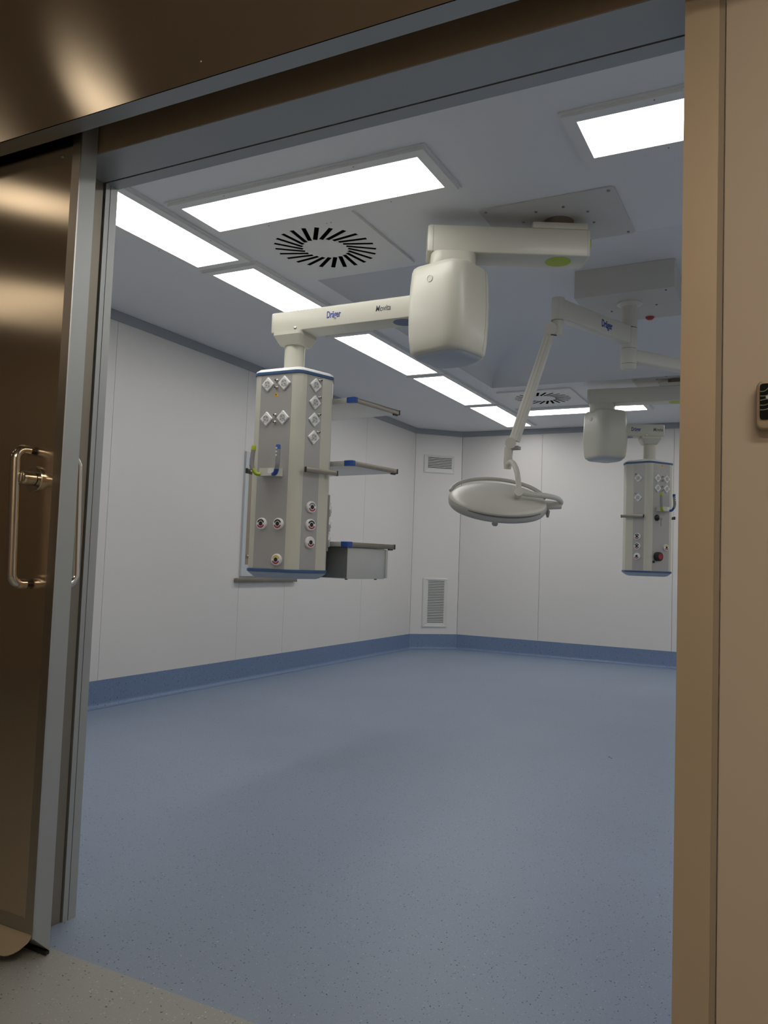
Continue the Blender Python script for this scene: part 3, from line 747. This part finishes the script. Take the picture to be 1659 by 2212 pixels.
    bm = NB(); box(bm, L2 + 0.112, L2 + 0.117, -0.05, 0.05, c2 - 0.022, c2 + 0.018, M2, bev=0.001); tag(obj('marker_tab', bm, 'blue_bright', la), 'blue end tab')
    bm = NB(); cyl(bm, (spec['disc'], 0, lb - 0.0012), (spec['disc'], 0, lb), 0.055, seg=32, M=M2); tag(obj('marker_disc', bm, 'blue', la), 'dark blue marker disc')
    fs = spec['face']   # which long side of the arm carries the lettering
    d2 = (M2.to_3x3() @ Vector((1, 0, 0))); side = (M2.to_3x3() @ Vector((0, fs, 0)))
    dd = d2 if (d2.cross(Vector((0, 0, 1)))).dot(side) > 0 else -d2
    o = M2 @ Vector((0, fs * hw2, c2)); F = FACE(o, dd, side); sg = 1 if dd.dot(d2) > 0 else -1
    text('lettering', 'Dräger', 0.050, text_on(F, sg * spec['tx'][0], 0.006) @ Matrix.Diagonal((0.58, 1, 1, 1)), 'logo', la, bold=0.0009)
    text('lettering', 'Movita', 0.043, text_on(F, sg * spec['tx'][1], 0.006) @ Matrix.Diagonal((0.72, 1, 1, 1)), 'ink', la, shear=0.2, bold=0.0002)
    bm = NB(); lathe(bm, [(0.008, 0), (0.008, 0.002), (0.005, 0.003), (0, 0.003)], (sg * (L2 - 0.045) if sg > 0 else -(L2 - 0.045), -0.040, 0), (sg * (L2 - 0.045), -0.040, 1), 14, F); obj('cover_screw', bm, 'polish', la)
    # ---- collar, tube, column
    e = M2 @ Vector((L2, 0, 0)); Mc = T(e.x, e.y, 0) @ RZ(rot)
    def rr(a, b): return rpoly([(-a, -b), (a, -b), (a, b), (-a, b)], 0.012, 4)
    bm = NB(); loft(bm, [[(*p, z) for p in rr(a, a)] for a, z in ((0.086, lb - 0.0005), (0.086, lb - 0.018), (0.066, lb - 0.058), (0.060, lb - 0.066))], T(e.x, e.y, 0) @ RZ(a2)); obj('collar', bm, 'cream', root, ang=25)
    bm = NB(); cyl(bm, (e.x, e.y, lb - 0.064), (e.x, e.y, Z(col_top) + 0.022), 0.054, seg=36); obj('drop_tube', bm, 'cream', root)
    zT, zB = Z(col_top), Z(col_bot)
    bm = NB(); loft(bm, [[(*p, z) for p in outline(0)] for z in (zB, zT)], Mc); cb = obj('column', bm, 'cream', root, ang=60)
    bm = NB(); loft(bm, [[(*p, z) for p in outline(o_)] for o_, z in ((0.001, zT), (0.006, zT + 0.002), (0.006, zT + 0.014), (0.001, zT + 0.016))], Mc); obj('blue_band', bm, 'blue', root, ang=60)
    bm = NB(); loft(bm, [[(*p, z) for p in outline(o_)] for o_, z in ((0.003, zT + 0.0165), (0.001, zT + 0.024), (-0.018, zT + 0.036), (-0.03, zT + 0.039))], Mc); obj('top_cap', bm, 'white', root, ang=60)
    bm = NB(); loft(bm, [[(*p, z) for p in outline(o_)] for o_, z in ((0.001, zB), (0.006, zB - 0.002), (0.006, zB - 0.015), (0.001, zB - 0.017))], Mc); obj('blue_band', bm, 'blue', root, ang=60)
    bm = NB(); loft(bm, [[(*p, z) for p in outline(o_)] for o_, z in ((0.002, zB - 0.0172), (-0.008, zB - 0.026), (-0.030, zB - 0.042), (-0.05, zB - 0.048))], Mc); obj('bottom_cap', bm, 'pale_blue', root, ang=60)
    # faces: front, right side, left side, right rear bevel
    FF = Mc @ FACE((0, FYy, 0), (1, 0, 0), (0, -1, 0))
    FR = Mc @ FACE((FH, FYy, 0), (SD.x, SD.y, 0), (SD.y, -SD.x, 0))
    FL = Mc @ FACE((-FH, FYy, 0), (SD.x, -SD.y, 0), (-SD.y, -SD.x, 0))   # x runs forwards: position = -s
    bd = (Vector((0.155, 0.155)) - SE); bl = bd.length; bd.normalize()
    FB = Mc @ FACE((SE.x, SE.y, 0), (bd.x, bd.y, 0), (bd.y, -bd.x, 0))
    for F, u0, u1 in ((FF, -0.098, 0.094), (FR, 0.050, 0.152), (FL, -0.152, -0.050)):
        bm = NB(); box(bm, u0, u1, zB + 0.002, zT - 0.002, 0.0, 0.0012, F); obj('face_panel', bm, 'panel', cb, smooth=False)
    fo = 0.0012
    for (u, z, r_) in spec['front_sockets']: socket(root, FF @ T(u, Z(z), fo), r_)
    for (u, z) in spec['front_bolts']: bolt(root, FF @ T(u, Z(z), fo))
    for (u, z, c_) in spec['front_gas']: outlet(root, FF @ T(u, Z(z), fo), c_)
    FS, sn = (FR, 1) if spec['side'] == 'right' else (FL, -1)
    for (s, z, r_) in spec['side_sockets']: socket(root, FS @ T(sn * s, Z(z), fo), r_)
    for (s, z) in spec['side_bolts']: bolt(root, FS @ T(sn * s, Z(z), fo))
    for (s, z, c_) in spec['side_gas']: outlet(root, FS @ T(sn * s, Z(z), fo), c_)
    side_rail(root, FR, 0.035, 0.246, Z(spec['rail_z']), 1)
    side_rail(root, FL, -0.246, -0.035, Z(spec['rail_z']), -1)
    # warning triangle
    bm = NB(); u, z = spec['tri']; vs = [(u - 0.013, Z(z) - 0.010, fo), (u + 0.013, Z(z) - 0.010, fo), (u, Z(z) + 0.014, fo)]
    loft(bm, [[FF @ Vector(v) for v in vs], [FF @ Vector((v[0], v[1], v[2] + 0.0006)) for v in vs]]); st = obj('warning_sticker', bm, 'orange', root, smooth=False)
    bm = NB(); z_ = Z(z); vs = [(u - 0.003, z_ + 0.001, 0), (u + 0.003, z_ + 0.002, 0), (u + 0.001, z_ - 0.002, 0), (u + 0.003, z_ - 0.003, 0), (u - 0.002, z_ - 0.008, 0), (u - 0.0005, z_ - 0.003, 0), (u - 0.004, z_ - 0.003, 0)]
    loft(bm, [[FF @ Vector((a, b, fo + 0.0006)) for a, b, _ in vs], [FF @ Vector((a, b, fo + 0.0010)) for a, b, _ in vs]]); obj('lightning_mark', bm, 'black', st, smooth=False)
    grip_handle(root, FF @ T(0, 0, fo), Z(spec['grip_z']))
    return root, Mc, FF, FB, Z

# ---- the near pendant
hub1 = (-0.958 * H, 3.456 * H)
axn = math.degrees(math.atan2(-0.458, -0.889))
spec1 = dict(label='cream supply pendant with three shelves and a drawer, nearest the door', twist=170.0, hoff=(0, 0), seam=16, tilt=0.02, face=1, disc=0.25, tx=(0.62, 0.335),
    front_sockets=[(-0.052, 1.972, 45), (0.050, 1.974, 135), (-0.052, 1.792, 45), (0.050, 1.794, 135)],
    front_bolts=[(0, 1.990), (0, 1.953), (0, 1.809), (0, 1.771)],
    front_gas=[(-0.052, 1.249, 'black'), (0.052, 1.249, 'black'), (0.051, 1.067, 'yellow')],
    side='right', side_sockets=[(0.103, z, 45) for z in (1.974, 1.884, 1.794, 1.702)],
    side_bolts=[(0.134, z + 0.030) for z in (1.974, 1.884, 1.794, 1.702)],
    side_gas=[(0.106, 1.342, 'grey'), (0.106, 1.251, 'black'), (0.106, 1.161, 'white')],
    rail_z=1.528, tri=(0.0, 1.918), grip_z=1.490)
p1, Mc1, FF1, FB1, Z1 = pendant(hub1, axn, 0.512, 180.0, 0.897, 0.0, 2.023, 1.020, (-1.353, -0.717, 3.463, 4.000), spec1)
# shelves on the rear of the near pendant
Ms = Mc1 @ RZ(-9)
def shelf(root, Ms, z, zz):
    x0, x1, y0, y1 = -0.262, 0.262, 0.196, 0.596
    bm = NB(); box(bm, x0 + 0.008, x1 - 0.008, y0 + 0.006, y1, zz(z) - 0.013, zz(z) + 0.006, Ms, bev=0.002); s = obj('shelf', bm, 'shelf', root)
    rails = [(x0 + 0.012, x1 - 0.012, y0 - 0.006, y0 + 0.004), (x1 - 0.004, x1 + 0.006, y0 + 0.014, y1 + 0.012), (x0 - 0.006, x0 + 0.004, y0 + 0.014, y1 + 0.012)]
    for k, (a, b, c, d) in enumerate(rails):
        bm = NB(); box(bm, a, b, c, d, zz(z) - 0.013, zz(z) + 0.013, Ms, bev=0.001); obj('rail', bm, 'rail_pale' if k == 0 else 'rail', s)
    for sx in (x0, x1):
        sg = 1 if sx > 0 else -1
        bm = NB(); pl = rpoly([(sx - sg * 0.046, y0 - 0.0075), (sx + sg * 0.0075, y0 - 0.0075), (sx + sg * 0.0075, y0 + 0.024), (sx - sg * 0.006, y0 + 0.024), (sx - sg * 0.046, y0 + 0.006)], [0.001, 0.012, 0.001, 0.006, 0.001], 5)
        prism(bm, pl, zz(z) - 0.0145, zz(z) + 0.0145, Ms); obj('corner_guard', bm, 'blue_bright', s)
        bm = NB(); box(bm, sx - 0.008, sx + 0.008, y1 + 0.012, y1 + 0.016, zz(z) - 0.014, zz(z) + 0.014, Ms); box(bm, sx - 0.012, sx - 0.001, y1 - 0.03, y1 + 0.005, zz(z) - 0.020, zz(z) - 0.013, Ms); obj('end_cap', bm, 'black', s, smooth=False)
    return s
for z in (H + 0.853, H + 0.513, H + 0.081): shelf(p1, Ms, z, Z1)
bm = NB(); box(bm, -0.235, 0.255, 0.205, 0.535, Z1(H - 0.101), Z1(H + 0.066), Ms, bev=0.002); db = obj('drawer_box', bm, 'box', p1)
bm = NB(); box(bm, -0.228, 0.250, 0.2035, 0.205, Z1(H - 0.098), Z1(H + 0.064), Ms); tag(obj('side_plate', bm, 'plate_dark', db, smooth=False), 'dark grey end plate of the drawer box')
bm = NB(); box(bm, -0.240, 0.262, 0.537, 0.556, Z1(H - 0.096), Z1(H + 0.062), Ms, bev=0.003); obj('drawer_front', bm, 'box', db)
for (x, y) in ((-0.2, 0.24), (0.22, 0.24), (0.22, 0.5), (-0.2, 0.5)):
    bm = NB(); cyl(bm, (x, y, Z1(H - 0.107)), (x, y, Z1(H - 0.101)), 0.008, seg=10, M=Ms); obj('glide', bm, 'black', db)
for zz in (H + 0.045, H - 0.075):
    bm = NB(); cyl(bm, (0.240, 0.2020, Z1(zz)), (0.240, 0.206, Z1(zz)), 0.005, seg=8, M=Ms); obj('rivet', bm, 'screw', db)
# rear carrier and the sockets seen edge-on at the rear bevel
bm = NB(); box(bm, -0.10, 0.10, 0.150, 0.205, Z1(H - 0.05), Z1(H + 0.86), Mc1, bev=0.004); obj('shelf_carrier', bm, 'panel', p1)
bm = NB(); box(bm, 0.004, 0.095, Z1(H + 0.04), Z1(H + 0.335), 0.0, 0.008, FB1); obj('face_panel', bm, 'grey', p1, smooth=False)
for z in (H + 0.26, H + 0.18, H + 0.10): socket(p1, FB1 @ T(0.046, Z1(z), 0.008), 45)

# ---- the far pendant
hub2 = (-0.935, 7.285)
axis2 = Vector((-1.560, 7.222)); end2 = Vector((-1.170, 7.380))
v1 = axis2 - Vector(hub2); v2 = end2 - axis2
spec2 = dict(label='cream supply pendant with a key switch and black suction socket, by the far wall', twist=-60.0, hoff=(0.035, 0.018), seam=39, tilt=0.02, face=-1, disc=0.22, tx=(0.285, 0.475),
    front_sockets=[(-0.053, 1.889, 45), (0.053, 1.889, 135), (-0.053, 1.803, 45), (0.053, 1.803, 135)],
    front_bolts=[(0, 1.905), (0, 1.870), (0, 1.818), (0, 1.784)],
    front_gas=[(0.055, 1.286, 'yellow')],
    side='left', side_sockets=[(0.105, 1.889, 45), (0.105, 1.717, 45)],
    side_bolts=[(0.128, 1.923), (0.128, 1.751)],
    side_gas=[(0.106, 1.376, 'black'), (0.106, 1.291, 'black'), (0.106, 1.203, 'white')],
    rail_z=1.552, tri=(0.0, 2.003), grip_z=1.600)
p2, Mc2, FF2, FB2, Z2 = pendant(hub2, math.degrees(math.atan2(v1.y, v1.x)), v1.length, math.degrees(math.atan2(v2.y, v2.x)), v2.length, 54.0, 2.020, 1.078, (-1.30, -0.66, 7.150, 7.690), spec2)
bm = NB(); lathe(bm, [(0.026, 0), (0.026, 0.010), (0.020, 0.016), (0.012, 0.020), (0, 0.020)], FF2 @ Vector((-0.055, Z2(1.542), 0.001)), FF2 @ Vector((-0.055, Z2(1.542), 1)), 20); kl = obj('key_lock', bm, 'black', p2)
bm = NB(); box(bm, -0.057, -0.053, Z2(1.542) - 0.004, Z2(1.542) + 0.004, 0.020, 0.036, FF2); lathe(bm, [(0.014, -0.001), (0.014, 0.001)], FF2 @ Vector((-0.037, Z2(1.530), 0.036)), FF2 @ Vector((-0.037, Z2(1.530), 1)), 14); box(bm, -0.040, -0.034, Z2(1.470), Z2(1.525), 0.034, 0.037, FF2); obj('key', bm, 'rail', kl, smooth=False)
bm = NB(); lathe(bm, [(0.040, 0), (0.042, 0.006), (0.040, 0.034), (0.034, 0.040), (0, 0.040)], FF2 @ Vector((-0.045, Z2(1.205), 0.001)), FF2 @ Vector((-0.045, Z2(1.205), 1)), 28); dk = obj('suction_socket', bm, 'black', p2)
bm = NB(); lathe(bm, [(0.024, 0.0401), (0.024, 0.043), (0.014, 0.043), (0.013, 0.0405), (0, 0.0405)], FF2 @ Vector((-0.045, Z2(1.205), 0.001)), FF2 @ Vector((-0.045, Z2(1.205), 1)), 24); tag(obj('socket_core', bm, 'red', dk), 'dark red core of the black socket')
bm = NB(); cyl(bm, FF2 @ Vector((-0.085, Z2(1.158), 0.0012)), FF2 @ Vector((-0.085, Z2(1.158), 0.008)), 0.011, seg=14); obj('key_lock', bm, 'black', p2)
# pale equipment box on the rear of the far pendant, mostly behind the casing
bm = NB(); box(bm, 0.225, 0.255, 0.00, 0.30, Z2(1.27), Z2(1.53), Mc2, bev=0.003); eb = obj('side_box', bm, 'shelf', p2)
bm = NB(); box(bm, 0.221, 0.225, 0.00, 0.02, Z2(1.275), Z2(1.535), Mc2); obj('edge_strip', bm, 'grey', eb, smooth=False)

# ================================================================== SURGICAL LAMP
AX = Vector((-1.024, 5.53))
sl = empty('surgical_lamp', (AX.x, AX.y, REC)); tag(sl, 'surgical lamp with a saucer head on a jointed arm under the sunken ceiling', 'surgical lamp')
def SLo(bm): bmesh.ops.translate(bm, vec=(-AX.x, -AX.y, -REC), verts=bm.verts[:]); return bm
bz = H + 1.830
for (a, b) in ((5.30, 5.6062), (5.6082, 5.92)):
    bm = NB(); box(bm, -1.349, -0.704, a, b, bz, REC - 0.001); obj('ceiling_box', SLo(bm), 'plate', sl, smooth=False)
for (x, y) in ((-1.17, 5.66), (-0.86, 5.62), (-0.76, 5.34)):
    bm = NB(); cyl(bm, (x, y, bz - 0.003), (x, y, bz), 0.007, seg=10); obj('box_screw', SLo(bm), 'black', sl)
bm = NB(); lathe(bm, [(0.085, 0), (0.085, 0.010), (0.055, 0.022), (0.05, 0.03)], (AX.x, AX.y, bz), (AX.x, AX.y, 0), 32); obj('flange', SLo(bm), 'lampwhite', sl)
bm = NB(); cyl(bm, (AX.x, AX.y, bz - 0.028), (AX.x, AX.y, H + 1.655), 0.052, seg=32); obj('shaft', SLo(bm), 'lampwhite', sl)
bm = NB(); lathe(bm, [(0.0525, 0), (0.0535, 0.004), (0.0535, 0.136), (0.0525, 0.140)], (AX.x, AX.y, H + 1.650), (AX.x, AX.y, 0), 32); s1 = obj('swivel', SLo(bm), 'lampwhite', sl)
bm = NB(); lathe(bm, [(0.0525, 0), (0.0535, 0.004), (0.0535, 0.100), (0.0525, 0.104)], (AX.x, AX.y, H + 1.508), (AX.x, AX.y, 0), 32); obj('swivel', SLo(bm), 'lampwhite', sl)
bm = NB(); lathe(bm, [(0.0525, 0), (0.0525, 0.018), (0.044, 0.034), (0, 0.036)], (AX.x, AX.y, H + 1.402), (AX.x, AX.y, 0), 32); obj('swivel_cap', SLo(bm), 'lampwhite', sl)
for z in (H + 1.6525, H + 1.509, H + 1.403):
    bm = NB(); cyl(bm, (AX.x, AX.y, z - 0.0022), (AX.x, AX.y, z + 0.0022), 0.0518, seg=32); obj('swivel_gap', SLo(bm), 'black', sl)
J = Vector((-1.320, 4.793))
def beam(p, q, z, hgt, wd, r=0.012):
    d = (q - p); L = d.length; a = math.atan2(d.y, d.x); M = T(p.x, p.y, 0) @ RZ(math.degrees(a))
    pr = rpoly([(-wd, z - hgt), (wd, z - hgt), (wd, z + hgt), (-wd, z + hgt)], r, 4)
    bm = NB(); loft(bm, [[(x, a_, b_) for a_, b_ in pr] for x in (0.03, L)], M); return bm, M, L
bm, Mb, Lb = beam(AX, J, H + 1.600, 0.062, 0.036); ar = obj('upper_arm', SLo(bm), 'lampwhite', sl)
# the Dräger mark on the arm side that faces the door
d = (J - AX).normalized(); best = Vector((d.y, -d.x)); best = best if best.dot(-AX) > 0 else -best
best = -best if best.x > 0 and False else best
dirx = Vector((-best.y, best.x))
pm = AX + (J - AX) * 0.40 + best * 0.0365
text('lettering', 'Dräger', 0.068, FACE((pm.x - AX.x, pm.y - AX.y, H + 1.600 - REC), (dirx.x, dirx.y, 0), (best.x, best.y, 0)) @ Matrix.Diagonal((0.62, 1, 1, 1)), 'logo', ar, bold=0.0016)
bm = NB(); cyl(bm, (J.x, J.y, H + 1.528), (J.x, J.y, H + 1.668), 0.040, seg=28); obj('arm_knuckle', SLo(bm), 'lampwhite', sl)
K2 = AX + Vector((0.60, 0.80)).normalized() * 1.15
bm, _, _ = beam(AX, K2, H + 1.462, 0.045, 0.036); obj('second_arm', SLo(bm), 'lampwhite', sl)
bm = NB(); cyl(bm, (K2.x, K2.y, H + 1.40), (K2.x, K2.y, H + 1.53), 0.040, seg=28); obj('arm_knuckle', SLo(bm), 'lampwhite', sl)
# spring arm
DD = 4.952
def P(x, y, d=0.0): return at_depth(x, y, DD + d)
jt = P(1198, 697); el = P(1190, 716)
bm = NB(); lathe(bm, [(0.031, 0), (0.034, 0.004), (0.034, 0.075), (0.029, 0.092), (0, 0.096)], (J.x, J.y, H + 1.527), (J.x, J.y, 0), 26); obj('spring_joint', SLo(bm), 'lampwhite', sl)
bm = NB(); cyl(bm, P(1189, 710, -0.040), P(1189, 710, 0.036), 0.040, seg=28); obj('pivot_cover', SLo(bm), 'lampwhite', sl)
a, b = P(1189, 718), P(1111, 952); dv = (b - a).normalized(); xv = dv.cross(FW).normalized(); th = math.radians(26)
e1 = (xv * math.cos(th) - FW * math.sin(th)); e2 = (-FW * math.cos(th) - xv * math.sin(th))
bm = NB(); rings = []
for t in (0.0, 0.06, 0.5, 0.95, 1.0):
    c = a.lerp(b, t); wv = 0.0265 + 0.003 * t
    rings.append([c + e1 * p[0] + e2 * p[1] for p in rpoly([(-wv, -0.027), (wv, -0.027), (wv, 0.027), (-wv, 0.027)], 0.007, 4)])
loft(bm, rings); sa = obj('spring_arm', SLo(bm), 'lampwhite', sl)
for off in (0.010, -0.012):
    bm = NB(); loft(bm, [[q + e1 * (off + u) + e2 * w_ for u, w_ in ((-0.0014, 0.0265), (0.0014, 0.0265), (0.0014, 0.0274), (-0.0014, 0.0274))] for q in (a.lerp(b, 0.05), a.lerp(b, 0.96))]); obj('arm_groove', SLo(bm), 'lampgrey', sa, smooth=False)
bm = NB(); c = P(1196, 723, -0.035); loft(bm, [[c - RT * 0.018 + UP * u - FW * v_ for u, v_ in ((-0.003, 0), (0.003, 0), (0.003, 0.004), (-0.003, 0.004))], [c + RT * 0.018 + UP * (u - 0.004) - FW * v_ for u, v_ in ((-0.003, 0), (0.003, 0), (0.003, 0.004), (-0.003, 0.004))]]); obj('stop_slot', SLo(bm), 'black', sa, smooth=False)
bm = NB(); cyl(bm, P(1103, 957, -0.034), P(1103, 957, 0.034), 0.034, seg=28); obj('pivot_cover', SLo(bm), 'lampwhite', sl)
bm = NB(); a = P(1108, 968); box(bm, -0.03, 0.03, -0.028, 0.028, -0.010, 0.010, T(a.x + 0.012, a.y, a.z)); obj('stop_block', SLo(bm), 'grey', sl, smooth=False)
t0, t1 = P(1099, 966), P(1097, 1000)
bm = NB(); lathe(bm, [(0.026, 0), (0.027, 0.02), (0.026, (t1 - t0).length - 0.035), (0.027, (t1 - t0).length - 0.034), (0.027, (t1 - t0).length), (0.022, (t1 - t0).length + 0.038), (0, (t1 - t0).length + 0.04)], t0, t1, 26); obj('head_joint', SLo(bm), 'lampwhite', sl)
# lamp head: saucer tipped so that its back shows
HC = P(1075, 1080); tilt = math.radians(18.0)
hx_ = (RT * math.cos(math.radians(-4)) + UP * math.sin(math.radians(-4))).normalized()
hn = (UP * math.cos(tilt) - FW * math.sin(tilt)); hn = (hn - hx_ * hn.dot(hx_)).normalized()
hy = hn.cross(hx_)
MH = Matrix((hx_, hy, hn)).transposed().to_4x4(); MH.translation = HC
def ring(r, z, n=56, sx=1.0): return [(r * sx * math.cos(2 * math.pi * k / n), r * math.sin(2 * math.pi * k / n), z) for k in range(n)]
R_ = 0.302
bm = NB(); loft(bm, [ring(R_ * s, z) for s, z in ((1.0, 0.002), (0.985, 0.012), (0.94, 0.024), (0.84, 0.039), (0.68, 0.053), (0.48, 0.064), (0.26, 0.070), (0.05, 0.072))], MH); hd_ = obj('lamp_head', SLo(bm), 'lampwhite', sl, ang=60)
bm = NB(); loft(bm, [ring(R_ * s, z) for s, z in ((1.002, 0.0015), (1.012, -0.006), (1.014, -0.020), (1.000, -0.040), (0.965, -0.054), (0.90, -0.060))], MH); obj('head_rim', SLo(bm), 'lampgrey', hd_, ang=60)
bm = NB(); loft(bm, [ring(R_ * 0.90, -0.0605), ring(R_ * 0.82, -0.063), ring(R_ * 0.3, -0.066)], MH); obj('lens', SLo(bm), 'lampglass', hd_, ang=60)
bm = NB()
for k in range(1):
    A = [math.radians(229 + (320 - 229) * j / 24) for j in range(25)]
    loft(bm, [[(R_ * rr_ * math.cos(t), R_ * rr_ * math.sin(t), z) for rr_, z in ((1.002, -0.010 - 0.007 * math.sin(math.pi * j / 24)), (1.022, -0.010 - 0.007 * math.sin(math.pi * j / 24)), (1.022, -0.006), (1.002, -0.006))] for j, t in enumerate(A)], MH)
obj('vent_slot', SLo(bm), 'plate_dark', hd_, smooth=False)
bm = NB(); lathe(bm, [(0.022, 0), (0.020, 0.02), (0.017, 0.075), (0.020, 0.095), (0.014, 0.105), (0, 0.106)], MH @ Vector((0, 0, -0.064)), MH @ Vector((0, 0, -1)), 20); obj('sterile_handle', SLo(bm), 'lampgrey', hd_)
A = [math.radians(8 + (166 - 8) * j / 26) for j in range(27)]
bm = NB(); tube(bm, [(R_ * 0.985 * math.cos(t), R_ * 0.985 * math.sin(t), 0.018 + 0.034 * abs(math.sin(math.pi * j / 26)) ** 0.6) for j, t in enumerate(A)], 0.0125, 12, MH, ref=(0, 0, 1)); tag(obj('grab_rail', SLo(bm), 'lampgrey', hd_), 'grey grab rail arched behind the saucer head')
# yoke
bm = NB(); tube(bm, catmull([P(1097, 1003, -0.02), P(1104, 998, -0.05), P(1112, 1006, -0.09), P(1118, 1026, -0.14), P(1121, 1060, -0.17)], 8), 0.0165, 14); obj('yoke_upper', SLo(bm), 'lampwhite', sl)
bm = NB(); cyl(bm, P(1117, 1069, -0.15), P(1121, 1062, -0.21), 0.026, seg=24); obj('yoke_hub', SLo(bm), 'lampwhite', sl)
bm = NB(); tube(bm, catmull([P(1121, 1064, -0.17), P(1150, 1068, -0.17), P(1185, 1072, -0.13), P(1206, 1078, -0.06), P(1212, 1086, -0.01), P(1204, 1092, 0.0)], 8), [0.018 - 0.004 * k / 40 for k in range(41)], 14); obj('yoke_lower', SLo(bm), 'lampwhite', sl)
bm = NB(); cyl(bm, P(1212, 1092), P(1176, 1091), 0.022, 0.030, seg=24); obj('yoke_socket', SLo(bm), 'lampwhite', sl)
bm = NB(); tube(bm, [P(1178, 1098, -0.02), P(1183, 1106, -0.03), P(1183, 1118, -0.03)], [0.014, 0.016, 0.007], 12, flat=0.45); obj('focus_lever', SLo(bm), 'grey', sl)
# red signal lens on the far side of the ceiling box
bm = NB(); lathe(bm, [(0.032, 0), (0.029, 0.010), (0.018, 0.019), (0, 0.021)], (-0.945, 5.885, bz), (-0.945, 5.885, 0), 24); tag(obj('signal_lens', SLo(bm), 'red', sl), 'dark red signal lens under the ceiling box')

# ================================================================== TOUCH PLATE in the corridor
RX, RZ0, RZ1 = -0.060, H + 0.252, H + 0.350
tp = empty('touch_plate', (RX + 0.045, YW, H + 0.30)); tag(tp, 'black touchless door switch with wavy lines on the beige corridor wall', 'switch')
F = FACE((0, 0, 0), (1, 0, 0), (0, -1, 0))
bm = NB(); prism(bm, rpoly([(-0.049, -0.042), (0.049, -0.042), (0.049, 0.045), (-0.049, 0.045)], 0.012, 5), 0.0, 0.026, F, bev=0.006); hb = obj('housing', bm, 'casing_warm', tp)
bm = NB(); prism(bm, rpoly([(-0.043, -0.026), (0.043, -0.026), (0.043, 0.038), (-0.043, 0.038)], 0.005, 4), 0.0262, 0.029, F); obj('black_face', bm, 'matt_black', tp)
for k, (y0, y1, cv) in enumerate(((0.024, 0.040, 0.006), (0.016, 0.020, 0.002), (0.008, 0.012, 0.0), (-0.0005, 0.006, 0.003), (-0.009, -0.004, 0.002))):
    bm = NB(); pts = [(-0.043 + 0.02 * t, y0 + (y1 - y0) * t - cv * math.sin(math.pi * t), 0.0292) for t in [j / 8 for j in range(9)]]
    if k == 0: pts = [(x, y, z) for x, y, z in pts if y < 0.0375]
    tube(bm, pts, 0.0009, 6, F, flat=0.4, ref=(0, -1, 0)); obj('printed_wave', bm, 'reader_line', tp)
for (x, y, r) in ((-0.0295, 0.0135, 0.0042), (-0.0265, 0.0205, 0.0034)):
    bm = NB(); cyl(bm, (x, y, 0.029), (x, y, 0.0294), r, seg=14, M=F); obj('printed_fingertip', bm, 'well', tp, smooth=False)

# ================================================================== THREAD on the floor
tq = Vector((-0.944, 4.747, 0.0012))
bm = NB(); tube(bm, catmull([tq + Vector((-0.012, 0.012, 0)), tq + Vector((-0.004, 0.018, 0)), tq + Vector((0.004, -0.002, 0)), tq + Vector((0.016, -0.014, 0))], 6), 0.0011, 6)
tag(obj('thread', bm, 'black'), 'short dark thread lying on the blue floor', 'thread')
